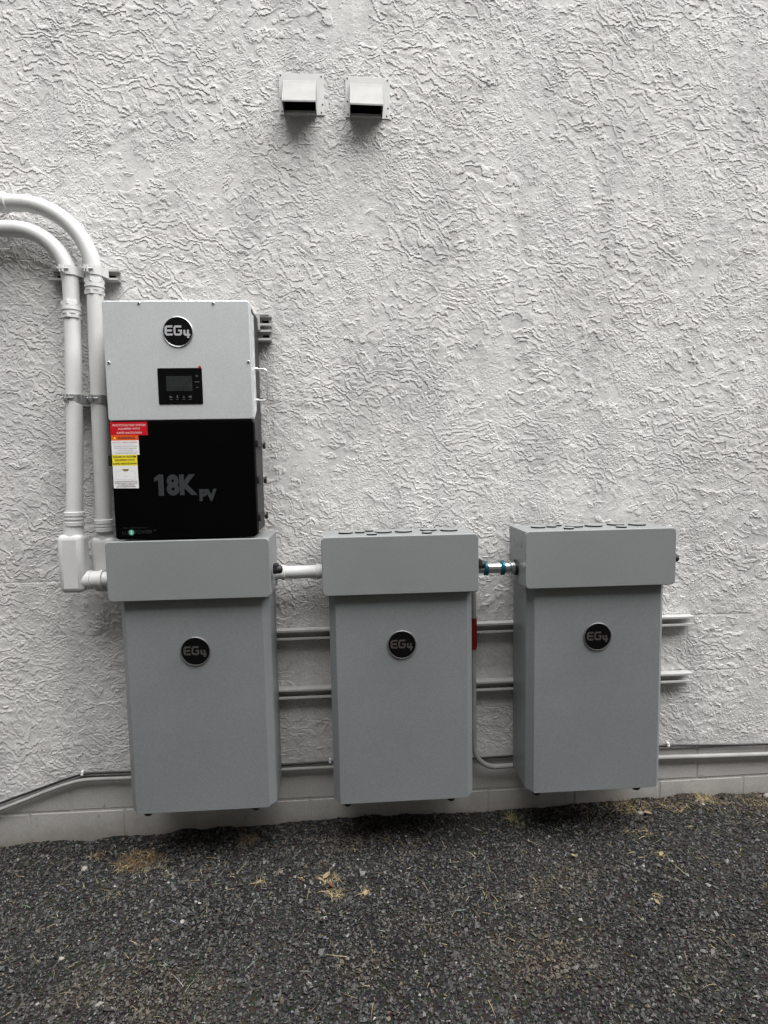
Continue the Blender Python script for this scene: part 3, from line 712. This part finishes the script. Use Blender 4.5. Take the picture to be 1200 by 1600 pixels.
def bar(a, b, w=.0009):
    a = Vector((a[0], a[1])); b = Vector((b[0], b[1])); d = (b - a).normalized(); n_ = Vector((-d.y, d.x)) * w / 2
    return poly_xz([tuple(a + n_), tuple(b + n_), tuple(b - n_), tuple(a - n_)], yU, yS)
part('diagram', join(bar((-.847, 1.375), (-.848, 1.347)), bar((-.8475, 1.3465), (-.778, 1.3465)), bar((-.7775, 1.347), (-.779, 1.375)), bar((-.8465, 1.3755), (-.826, 1.3800)), bar((-.799, 1.3800), (-.7795, 1.3755)), bar((-.8170, 1.3600), (-.8080, 1.3600)), bar((-.8170, 1.3540), (-.8080, 1.3540)), bar((-.8165, 1.3545), (-.8165, 1.3595)), bar((-.8085, 1.3545), (-.8085, 1.3595))), 'blueink', s)
part('diagram', poly_xz([(-.8250, 1.3845), (-.8000, 1.3845), (-.8040, 1.3770), (-.8180, 1.3765)], yU, yS), 'oliveink', s)
for tx, tz, w in (('TURN RAPID SHUTDOWN SWITCH TO', 1.3385, .082), ('THE "OFF" POSITION TO SHUT DOWN', 1.3320, .082), ('PV SYSTEM AND REDUCE', 1.3258, .058), ('SHOCK HAZARD IN THE ARRAY', 1.3195, .070)):
    flat_part('lettering', text_vf(tx, -.8135, tz, w, .0040, yU, bold=.02), 'ink', s)
# right side: label film, handle, hinged latches
part('side_label', loft([[(x1 - .0042, -.2435, 1.560), (x1 - .0042, -.2435, 1.955), (x1 - .0042, -.170, 1.955), (x1 - .0042, -.170, 1.600)], [(x1 - .0032, -.2435, 1.560), (x1 - .0032, -.2435, 1.955), (x1 - .0032, -.170, 1.955), (x1 - .0032, -.170, 1.600)]]), 'sheet', inv)
hy = -.165
pts = [(x1 - .006, hy, 1.757), (x1 + .020, hy, 1.757)]
for i in range(7):
    a = math.radians(90 - 15 * i); pts.append((x1 + .028 + .011 * math.cos(a), hy, 1.746 + .011 * math.sin(a)))
for i in range(7):
    a = math.radians(-15 * i); pts.append((x1 + .028 + .011 * math.cos(a), hy, 1.649 + .011 * math.sin(a)))
pts += [(x1 + .020, hy, 1.638), (x1 - .006, hy, 1.638)]
hd = part('handle', tube(pts, .0042, 14), 'chrome', inv, 60)
for z in (1.757, 1.638):
    part('ferrule', lathe((x1 - .006, hy, z), (x1 + 1, hy, z), [(0, .0085), (.006, .0085), (.013, .0062), (.014, .004)], 16), 'galv', hd, 40)
for z in (1.4705, 1.3325, 1.1880):
    la = part('latch', box(x1 - .006, x1 + .006, -.232, -.120, z - .013, z + .013, .002), 'rubber', inv, 40)
    part('hinge_pin', box(x1 + .003, x1 + .014, -.098, -.086, z - .017, z + .010, .002), 'rubber', la, 40)
    part('screw', lathe((x1 + .004, -.105, z + .005), (x1 + 1, -.105, z + .005), [(0, .004), (.006, .0035)], 10), 'chrome', la, 30)
for z in (1.522, 1.499): part('screw', lathe((x1 - .004, -.075, z), (x1 + 1, -.075, z), [(0, .0035), (.007, .003)], 10), 'chrome', inv, 30)
part('latch', box(x0 - .020, x0 + .01, -.258, -.228, 1.396, 1.436, .003), 'rubber', inv, 40)
part('latch', box(x0 - .016, x0 + .01, -.180, -.150, 1.606, 1.624, .003), 'rubber', inv, 40)
# top mounting bracket at the right rear corner
part('bracket', join(box(x1 - .02, x1 + .040, -.052, -.0485, 1.990, 1.9925, 0), box(x1 - .05, x1 + .004, -.054, -.0485, 1.93, 1.988, 0)), 'strut', inv)

# ------------------------------------------------------------------ pipes on the left
def coupling(a, d, L, r, hexes=True):
    """compression coupling profile along direction d from point a"""
    a = Vector(a); d = Vector(d).normalized(); b = a + d
    g = []
    g.append(lathe(a, b, [(0, r + .001), (.002, r + .006), (.016, r + .0065), (.018, r + .003)], 6 if hexes else 32))
    g.append(lathe(a, b, [(.016, r + .0005), (.0165, r + .004), (L - .0165, r + .004), (L - .016, r + .0005)], 32))
    g.append(lathe(a, b, [(L * .5 - .004, r + .001), (L * .5 - .003, r + .0065), (L * .5 + .003, r + .0065), (L * .5 + .004, r + .001)], 32))
    g.append(lathe(a, b, [(L - .018, r + .003), (L - .016, r + .0065), (L - .002, r + .006), (L, r + .001)], 6 if hexes else 32))
    return join(*g)
def clamp(parent, c, axis_r, painted=True):
    x, y, z = c; r = axis_r; mm = 'pipe' if painted else 'galv'
    # band around pipe, legs to the strut, ears and bolt at the front left
    V = []; n = 30; prof = [(r + .0006, -.0165), (r + .003, -.0165), (r + .003, .0165), (r + .0006, .0165)]
    a0, a1 = math.radians(-58), math.radians(208)   # opening toward the front left
    for i in range(n + 1):
        a = a0 + (a1 - a0) * i / n - math.radians(37)
        for q, dz in prof: V.append((x + q * math.cos(a), y + q * math.sin(a), z + dz))
    Fc = []
    for i in range(n):
        for k in range(4): Fc.append((i * 4 + k, i * 4 + (k + 1) % 4, (i + 1) * 4 + (k + 1) % 4, (i + 1) * 4 + k))
    Fc.append((0, 1, 2, 3)); Fc.append((n * 4 + 3, n * 4 + 2, n * 4 + 1, n * 4))
    cl = part('clamp', (V, Fc), mm, parent, 40)
    e1 = loft([[(x - r * .55, y - r * .80, z - .0165), (x - r * .55 - .003, y - r * .80, z - .0165), (x - r * .60 - .003, y - r - .014, z - .010), (x - r * .60, y - r - .014, z - .010)], [(x - r * .55, y - r * .80, z + .0165), (x - r * .55 - .003, y - r * .80, z + .0165), (x - r * .60 - .003, y - r - .014, z + .016), (x - r * .60, y - r - .014, z + .016)]])
    e2 = loft([[(x - r * .18, y - r * .95, z - .0165), (x - r * .18 - .003, y - r * .95, z - .0165), (x - r * .25 - .003, y - r - .014, z - .010), (x - r * .25, y - r - .014, z - .010)], [(x - r * .18, y - r * .95, z + .0165), (x - r * .18 - .003, y - r * .95, z + .0165), (x - r * .25 - .003, y - r - .014, z + .016), (x - r * .25, y - r - .014, z + .016)]])
    part('ear', e1, mm, cl); part('ear', e2, mm, cl)
    part('bolt', join(lathe((x - r * .55 - .012, y - r - .006, z + .003), (x + 1, y - r - .006, z + .003), [(0, .0055), (.005, .0055), (.0051, .003), (.040, .003)], 10)), mm, cl, 30)
    # shoulder legs into the strut on the right-hand side
    part('leg', loft([[(x + r + .0005, y, z - .0165), (x + r + .003, y, z - .0165), (x + r + .014, -.048, z - .0165), (x + r + .0115, -.048, z - .0165)], [(x + r + .0005, y, z + .0165), (x + r + .003, y, z + .0165), (x + r + .014, -.048, z + .0165), (x + r + .0115, -.048, z + .0165)]]), mm, cl)
    return cl
RP = .0302
def conduit_body(parent, cx, yc, zt_, zb_, w, d):
    """LL style fitting: rounded long body, neck on top"""
    rings = []
    def rr(cx, cy, hw, hd, r, z, k=5):
        out = []
        for sx, sy, a0 in ((1, 1, 0), (-1, 1, 90), (-1, -1, 180), (1, -1, 270)):
            for i in range(k + 1):
                a = math.radians(a0 + 90 * i / k); out.append((cx + sx * (hw - r) + r * math.cos(a), cy + sy * (hd - r) + r * math.sin(a), z))
        return out
    for z, s, r in ((zb_, .55, .014), (zb_ + .003, .78, .018), (zb_ + .009, .92, .020), (zb_ + .020, 1.0, .021), (zt_ - .020, 1.0, .021), (zt_ - .009, .93, .020), (zt_ - .003, .82, .018), (zt_, .62, .015)):
        rings.append(rr(cx, yc, w / 2 * s, d / 2 * s, r * s, z))
    g = loft(rings)
    neck = lathe((cx + .004, yc + .004, zt_ - .012), (cx + .004, yc + .004, zt_ + 1), [(0, RP + .009), (.014, RP + .007), (.030, RP + .0045), (.056, RP + .004)], 32)
    return part('conduit_body', join(g, neck), 'pipe', parent, 50)
grp = 'painted pipes bending down beside the inverter'
# right hand, upper pipe
tR = thing('conduit_run', 'upper painted pipe, its bend passing outside and its drop hugging the inverter', 'pipe', (-.98, -.08, .9), grp)
path = [(-3.6, -.075, 2.403), (-2.2, -.075, 2.403), (-1.60, -.075, 2.4035), (-1.236, -.075, 2.4025)]
arc = [(-1.236 + .270 * math.sin(math.radians(a)), -.075, 2.1325 + .270 * math.cos(math.radians(a))) for a in range(6, 91, 6)]
down = [(-.967, -.0755, 2.05), (-.970, -.077, 1.917), (-.976, -.079, 1.62), (-.981, -.081, 1.315), (-.984, -.083, 1.13)]
part('pipe', tube(path + arc + down, RP, 32), 'pipe', tR, 60)
part('coupling', coupling((-.9665, -.0755, 2.121), (-.02, 0, -1), .064, RP), 'pipe', tR, 40)
part('coupling', coupling((-1.40, -.075, 2.4035), (1, 0, 0), .115, RP, False), 'pipe', tR, 40)
part('strap', lathe((-1.292, -.075, 2.4035), (1, -.075, 2.4035), [(0, RP + .0005), (.0005, RP + .0055), (.020, RP + .0055), (.024, RP + .0005)], 32), 'pipe', tR, 40)
part('coupling', coupling((-.983, -.082, 1.184), (0, 0, -1), .050, RP, False), 'pipe', tR, 40)
clamp(tR, (-.9655, -.0755, 2.147), RP); clamp(tR, (-.9755, -.0785, 1.657), RP, False)
conduit_body(tR, -.988, -.074, 1.112, .892, .094, .074)
part('nipple', lathe((-.95, -.074, .935), (1, -.074, .935), [(0, RP + .008), (.03, RP + .006), (.031, RP), (.075, RP)], 28), 'pipe', tR, 40)
# left hand, lower pipe
tL = thing('conduit_run', 'lower painted pipe with the tighter bend, leftmost drop ending in a fitting', 'pipe', (-1.07, -.14, .9), grp)
path = [(-3.6, -.075, 2.308), (-2.2, -.075, 2.308), (-1.6, -.075, 2.308), (-1.262, -.075, 2.308)]
arc = [(-1.262 + .205 * math.sin(math.radians(a)), -.075, 2.103 + .205 * math.cos(math.radians(a))) for a in range(6, 91, 6)]
down = [(-1.057, -.077, 2.03), (-1.058, -.083, 1.90), (-1.057, -.112, 1.617), (-1.061, -.139, 1.33), (-1.067, -.147, 1.22), (-1.070, -.150, 1.13)]
part('pipe', tube(path + arc + down, RP, 32), 'pipe', tL, 60)
part('coupling', coupling((-1.0575, -.080, 2.034), (0, -.045, -1), .068, RP), 'pipe', tL, 40)
part('coupling', coupling((-1.0675, -.148, 1.222), (-.02, -.02, -1), .056, RP, False), 'pipe', tL, 40)
clamp(tL, (-1.0565, -.0765, 2.147), RP); clamp(tL, (-1.0575, -.106, 1.657), RP, False)
conduit_body(tL, -1.076, -.152, 1.135, .908, .096, .078)
nz = .952
part('nipple', lathe((-1.062, -.152, nz), (1, -.152, nz), [(0, .037), (.022, .037), (.034, .0365), (.038, .0345), (.0385, .0375), (.050, .0375), (.0505, .0345), (.080, .0345), (.082, .0375), (.094, .0385), (.0945, .031), (.100, .030), (.165, .030)], 32), 'pipe', tL, 40)

# nipple between left and middle cabinet
yn = -.105; a = (-.312, yn, .950)
t = thing('conduit_nipple', 'short painted pipe joining the leftmost and middle wiring boxes', 'pipe', (-.20, yn, .95))
part('pipe', tube([(-.312, yn, .950), (-.10, yn, .950)], .0262, 28), 'pipe', t, 60)
part('hub', lathe(a, (1, yn, .950), [(.002, .0305), (.016, .0305), (.0165, .0275), (.030, .0275), (.0305, .0310), (.044, .0310), (.048, .0262)], 28), 'pipe', t, 40)
part('hub', lathe((-.104, yn, .950), (-1, yn, .950), [(0, .0285), (.016, .0285), (.0165, .0310), (.034, .0310), (.036, .0262)], 28), 'pipe', t, 40)
# bright metal connector between middle and right cabinet
yn = -.160; zn = .953
t = thing('conduit_nipple', 'shiny unpainted metal connector with two teal rings between the middle and right wiring boxes', 'pipe', (.59, yn, zn))
part('pipe', tube([(.485, yn, zn), (.684, yn, zn)], .0225, 32), 'chrome', t, 60)
for rx, w in ((.541, .018), (.610, .018)):
    part('gland_ring', lathe((rx, yn, zn), (1, yn, zn), [(0, .0235), (.001, .0275), (.004, .0300), (w * .45, .0290), (w * .55, .0300), (w - .003, .0300), (w, .0265)], 32), 'teal', t, 40)
part('collar', lathe((.648, yn, zn), (1, yn, zn), [(0, .0225), (.003, .0275), (.018, .0275), (.020, .0225)], 32), 'chrome', t, 40)
part('lock_ring', lathe((.669, yn, zn), (1, yn, zn), [(0, .0320), (.0075, .0325)], 32), 'rubber', t, 40)
part('collar', lathe((.492, yn, zn), (1, yn, zn), [(0, .0275), (.020, .0275), (.022, .0235)], 32), 'chrome', t, 40)

# ------------------------------------------------------------------ low level pipes and cable
RE = .0135
t = thing('low_conduit', 'thin pipe dropping between middle and right cabinets then running right above the footing', 'pipe', (.6, -.04, .0))
pts = [(.522, -.058, .90), (.522, -.058, .62), (.522, -.057, .38), (.5220, -.055, .148)]
pts += [(.5220 + .105 * (1 - math.cos(math.radians(a))), -.055 + .012 * a / 90, .148 - .108 * math.sin(math.radians(a))) for a in range(9, 91, 9)]
pts += [(.74, -.034, .038), (.95, -.024, .034), (1.383, -.018, .030), (1.9, -.018, .020), (2.6, -.018, .012), (4.2, -.018, .0)]
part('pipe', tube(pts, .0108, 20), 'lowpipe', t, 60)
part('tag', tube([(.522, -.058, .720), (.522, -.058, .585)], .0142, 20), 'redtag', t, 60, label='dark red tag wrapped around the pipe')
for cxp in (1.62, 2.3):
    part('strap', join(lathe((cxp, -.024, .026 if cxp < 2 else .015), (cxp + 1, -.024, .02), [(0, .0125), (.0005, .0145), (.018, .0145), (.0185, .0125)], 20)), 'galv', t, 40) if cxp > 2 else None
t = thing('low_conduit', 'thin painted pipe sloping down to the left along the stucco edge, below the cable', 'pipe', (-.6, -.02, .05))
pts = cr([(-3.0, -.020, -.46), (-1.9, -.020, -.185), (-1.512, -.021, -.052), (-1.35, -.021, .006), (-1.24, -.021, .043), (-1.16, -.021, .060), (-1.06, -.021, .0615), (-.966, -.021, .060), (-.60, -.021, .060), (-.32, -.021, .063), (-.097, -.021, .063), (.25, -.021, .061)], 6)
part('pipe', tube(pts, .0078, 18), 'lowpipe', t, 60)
t = thing('wall_cable', 'thin black cable clipped along the lower edge of the stucco', 'cable', (0, -.012, .08))
cp_ = [(-3.0, -.012, -.43), (-1.9, -.012, -.165), (-1.517, -.012, -.030), (-1.355, -.012, .024), (-1.178, -.012, .079), (-1.08, -.012, .0845), (-.976, -.012, .083), (-.64, -.012, .080), (-.32, -.012, .080), (-.10, -.012, .083), (.20, -.012, .078), (.48, -.010, .066), (.74, -.010, .068), (1.05, -.012, .075), (1.388, -.012, .082), (1.62, -.012, .074), (1.903, -.012, .066), (2.5, -.012, .06), (4.0, -.012, .055)]
part('cable', tube(cr(cp_, 7), .0050, 10), 'cable', t, 60)
for x, z in ((-1.166, .082), (-.108, .083), (1.425, .082), (2.2, .064)):
    c = part('clip', join(lathe((x - .005, -.013, z), (x + 1, -.013, z), [(0, .0045), (.0005, .0068), (.010, .0068), (.0105, .0045)], 14), box(x - .005, x + .005, -.016, -.004, z + .004, z + .014, .001, 1)), 'white', t, 40)
    part('nail', disc(x, z + .0095, .0026, -.0205, -.015, 10, .0006), 'chrome', c, 30)

# ------------------------------------------------------------------ dry grass, straw, pebbles
def blade(r, x, y, z, L, ang, lean, w, curl):
    V = []; n = 4; d = Vector((math.cos(ang), math.sin(ang), 0)); s = Vector((-d.y, d.x, 0))
    p = Vector((x, y, z)); el = lean
    for i in range(n + 1):
        ww = w * (1 - .8 * (i / n) ** 1.5)
        V += [tuple(p + s * ww / 2), tuple(p - s * ww / 2 + Vector((0, 0, .25 * ww)))]
        p = p + (d * math.cos(el) + Vector((0, 0, 1)) * math.sin(el)) * (L / n); el -= curl / n
    Fc = [(2 * i, 2 * i + 1, 2 * i + 3, 2 * i + 2) for i in range(n)]
    return V, Fc
def tint_mesh(name, blades, cols, m, o=(0, 0, 0)):
    V = []; Fc = []; C = []
    for (v, f), c in zip(blades, cols):
        n = len(V); V += [(p[0] - o[0], p[1] - o[1], p[2] - o[2]) for p in v]; Fc += [tuple(i + n for i in q) for q in f]; C += [(*c, 1)] * len(v)
    return np_mesh(name, np.array(V), np.array(Fc), m, [('tint', 'POINT', 'FLOAT_COLOR', np.array(C))], smooth=False)
r = random.Random(11)
def straw_col(k=1.0):
    b = r.uniform(.5, 1.15) * k
    return (.34 * b, .27 * b, .155 * b)
gz1 = lambda x, y: float(ground_z(np.array([x]), np.array([y]))[0])
B = []; C = []
for i in range(2300):
    x = r.uniform(-1.9, 2.4); y = -abs(r.gauss(0, .42)) - .005 if r.random() < .55 else -r.uniform(0, 1.3)
    if x > .9 and r.random() < .35: y = -abs(r.gauss(0, .14)) - .005
    L = r.uniform(.008, .032) if r.random() < .9 else r.uniform(.035, .07)
    B.append(blade(r, x, y, gz1(x, y) + r.uniform(.005, .010), L, r.uniform(0, 6.28), r.uniform(-.05, .5), r.uniform(.0008, .0022), r.uniform(-.2, .9)))
    u = r.random(); k = 1.0 if u < .4 else .5
    c = straw_col(k * 1.0)
    if u > .85: c = (.33 * r.uniform(.5, 1), .33 * r.uniform(.5, 1), .30 * r.uniform(.5, 1))
    C.append(c)
st = bpy.data.objects.new('straw_litter', tint_mesh('straw_litter', B, C, 'straw')); COL.objects.link(st)
st['kind'] = 'stuff'; st['label'] = 'bits of dry straw scattered over the gravel'; st['category'] = 'straw'
def tuft(x, y, n, rad, L, label, green=0.0, brown=0.0, up=.9, flat=False):
    B = []; C = []; z = gz1(x, y)
    for i in range(n):
        a = r.uniform(0, 6.28); q = rad * math.sqrt(r.random())
        bx_, by_ = x + q * math.cos(a), min(y + q * math.sin(a) * .7, -.006)
        B.append(blade(r, bx_, by_, gz1(bx_, by_) + r.uniform(.0, .008), L * r.uniform(.35, 1.1), r.uniform(0, 6.28) if not flat else r.gauss(.5, 1.2), r.uniform(.0, up) if not flat else r.uniform(0, .3), r.uniform(.0009, .0026), r.uniform(.2, 1.8)))
        b = r.uniform(.45, 1.2); c = Vector((.34, .27, .155)) * b
        if r.random() < green: c = Vector((.13, .16, .05)) * b
        if r.random() < brown: c = Vector((.16, .10, .05)) * b
        C.append(tuple(c))
    o = bpy.data.objects.new('dry_grass_tuft', tint_mesh('dry_grass_tuft', B, C, 'straw', (x, y, z))); COL.objects.link(o); o.location = (x, y, z)
    o['label'] = label; o['category'] = 'dry grass'; o['group'] = 'dry grass tufts along the wall foot'
    return o
tuft(-.895, -.165, 420, .085, .045, 'widest brown dry grass tuft, under the leftmost cabinet by its left corner', brown=.75, up=.7)
tuft(-.80, -.20, 14, .03, .085, 'few long yellow straw blades at the right edge of the wide brown tuft', up=.5, flat=True)
tuft(-1.08, -.10, 40, .04, .035, 'small sparse dry tuft at the wall foot, left of the leftmost cabinet', brown=.5)
tuft(-.465, -.10, 90, .035, .045, 'small yellowish tuft at the wall foot under the right part of the leftmost cabinet', green=.25, brown=.2)
tuft(-.505, -.045, 10, .012, .11, 'thin dark upright weed stalks against the footing under the leftmost cabinet', brown=1.0, up=1.5)
tuft(-.370, -.365, 26, .018, .035, 'small pale straw clump on the gravel before the gap between left and middle cabinets')
tuft(-.105, -.375, 60, .035, .045, 'unforked pale straw clump on the gravel before the left edge of the middle cabinet', up=.5)
tuft(-.085, -.455, 55, .032, .050, 'forked pale straw clump on the gravel before the left edge of the middle cabinet', up=.5)
tuft(.03, -.455, 30, .020, .045, 'thin straw sprig on the gravel right of the forked straw clump', up=.6)
tuft(.690, -.080, 70, .022, .060, 'greenish upright tuft at the wall foot between the middle and right cabinets', green=.5, up=1.4)
tuft(1.245, -.055, 230, .080, .035, 'tan straw heap at the wall foot under the right end of the rightmost cabinet', up=.6)
tuft(1.600, -.035, 170, .050, .035, 'pale yellow straw heap at the wall foot right of the rightmost cabinet', up=.7)
tuft(1.42, -.075, 110, .060, .028, 'low brown straw patch between the two pale straw heaps on the right', brown=.4, up=.5)
tuft(1.195, -.225, 34, .050, .060, 'loose crossed straw stalks on the gravel in front of the rightmost cabinet', up=.25)
tuft(1.83, -.09, 60, .06, .028, 'thin straw patch at the far right end of the wall foot', brown=.3, up=.5)
tuft(1.205, -.36, 22, .020, .030, 'small curled straw tuft on the gravel well in front of the rightmost cabinet', up=.6)
tuft(1.09, -.56, 22, .022, .030, 'small straw tuft on open gravel to the lower right', up=.6)
tuft(-.93, -.345, 16, .03, .05, 'bent pale stalks on the gravel at the left, in front of the leftmost cabinet', up=.4, flat=True)
def pebble(x, y, s, label, m='pebble'):
    bm = bmesh.new(); bmesh.ops.create_icosphere(bm, subdivisions=2, radius=1); rr_ = random.Random(int(x * 997) + 5)
    z = gz1(x, y) + s * .35
    ph = [rr_.uniform(0, 6) for _ in range(3)]
    for v in bm.verts:
        k = 1 + .18 * math.sin(2.3 * v.co.x + ph[0]) + .14 * math.sin(3.1 * v.co.y + ph[1])
        v.co = Vector((x + v.co.x * s * 1.2 * k, y + v.co.y * s * .9 * k, z + v.co.z * s * .7 * k))
    return single('pebble', from_bm(bm), m, (x, y, z - s * .35), label, 'pebble', 50, 'loose pale pebbles')
pebble(1.895, -.030, .020, 'large pinkish white pebble at the far right against the footing')
pebble(1.255, -.105, .013, 'pale pebble in the tan straw under the right end of the rightmost cabinet')
pebble(-1.10, -.185, .012, 'flat grey pebble on the gravel left of the leftmost cabinet')
pebble(-.985, -.62, .008, 'tiny white pebble on open gravel at the lower left')
pebble(-.62, -.52, .008, 'tiny white pebble on the gravel in front of the leftmost cabinet')

def leaf(x, y, L, w, ang, label, c=(.30, .235, .14)):
    V = []; Fc = []; n = 8; z = gz1(x, y) + .010; rr_ = random.Random(int(abs(x) * 1000) + int(abs(y) * 100)); curl = rr_.uniform(.25, .5)
    ca, sa = math.cos(ang), math.sin(ang)
    for i in range(n + 1):
        t = i / n; hw = w / 2 * math.sin(math.pi * min(t * 1.04, 1)) ** .7 * (1 + rr_.uniform(-.18, .18)) + .0004; lx = (t - .5) * L; up_ = curl * L * (t - .4) ** 2 * 1.6
        for s_, zz in ((-1, hw * .7), (0, 0), (1, hw * .8)):
            V.append((x + lx * ca - s_ * hw * sa, y + lx * sa + s_ * hw * ca, z + up_ + zz + .0006)); 
    m_ = len(V); V += [(a, b_, c_ - .0006) for a, b_, c_ in V]; c = tuple(.68 * q for q in c)
    for i in range(n):
        for k in (0, 1):
            q = (i * 3 + k, i * 3 + k + 1, i * 3 + k + 4, i * 3 + k + 3); Fc.append(q); Fc.append(tuple(p + m_ for p in q[::-1]))
    o = bpy.data.objects.new('dry_leaf', np_mesh('dry_leaf', np.array(V) - np.array([x, y, z]), np.array(Fc), 'straw', [('tint', 'POINT', 'FLOAT_COLOR', np.array([(*c, 1)] * len(V)))], smooth=True))
    COL.objects.link(o); o.location = (x, y, z); o['label'] = label; o['category'] = 'dry leaf'; o['group'] = 'dry leaves lying on the gravel'
    return o
leaf(-.118, -.372, .040, .018, .9, 'curled tan leaf in the unforked straw clump before the middle cabinet')
leaf(-.098, -.418, .030, .014, 2.2, 'reddish brown leaf between the two straw clumps before the middle cabinet', (.16, .07, .045))
leaf(.028, -.470, .026, .014, 1.4, 'small pale leaf at the foot of the thin straw sprig', (.36, .29, .18))
leaf(-.372, -.372, .024, .012, .4, 'small tan leaf before the gap between left and middle cabinets')
leaf(.862, -.335, .026, .012, 2.6, 'small yellowish leaf on the gravel below the left edge of the rightmost cabinet', (.30, .26, .13))
leaf(1.205, -.365, .030, .014, .7, 'yellowish curled leaf well in front of the right end of the rightmost cabinet', (.33, .28, .14))
leaf(1.06, -.60, .028, .013, 1.9, 'tan leaf on open gravel to the lower right', (.32, .26, .15))
leaf(-.93, -.90, .032, .016, .3, 'pale leaf at the bottom left edge of the gravel', (.34, .28, .18))
leaf(1.28, -.12, .038, .020, 2.9, 'broad pinkish leaf in the tan straw heap under the rightmost cabinet', (.36, .26, .20))

B = []; C = []
for i in range(260):
    x = r.uniform(.75, 2.2); y = -abs(r.gauss(0, .05)) - .008
    B.append(blade(r, x, y, gz1(x, y) + r.uniform(.004, .012), r.uniform(.015, .045), r.uniform(0, 6.28), r.uniform(0, .4), r.uniform(.0010, .0026), r.uniform(0, 1.0)))
    k = r.uniform(.4, 1.0); C.append((.33 * k, .27 * k, .17 * k) if r.random() < .6 else (.16 * k, .11 * k, .065 * k))
sl = bpy.data.objects.new('wall_foot_straw', tint_mesh('wall_foot_straw', B, C, 'straw')); COL.objects.link(sl)
sl['kind'] = 'stuff'; sl['label'] = 'drift of tan and brown straw bits along the wall foot on the right'; sl['category'] = 'straw'
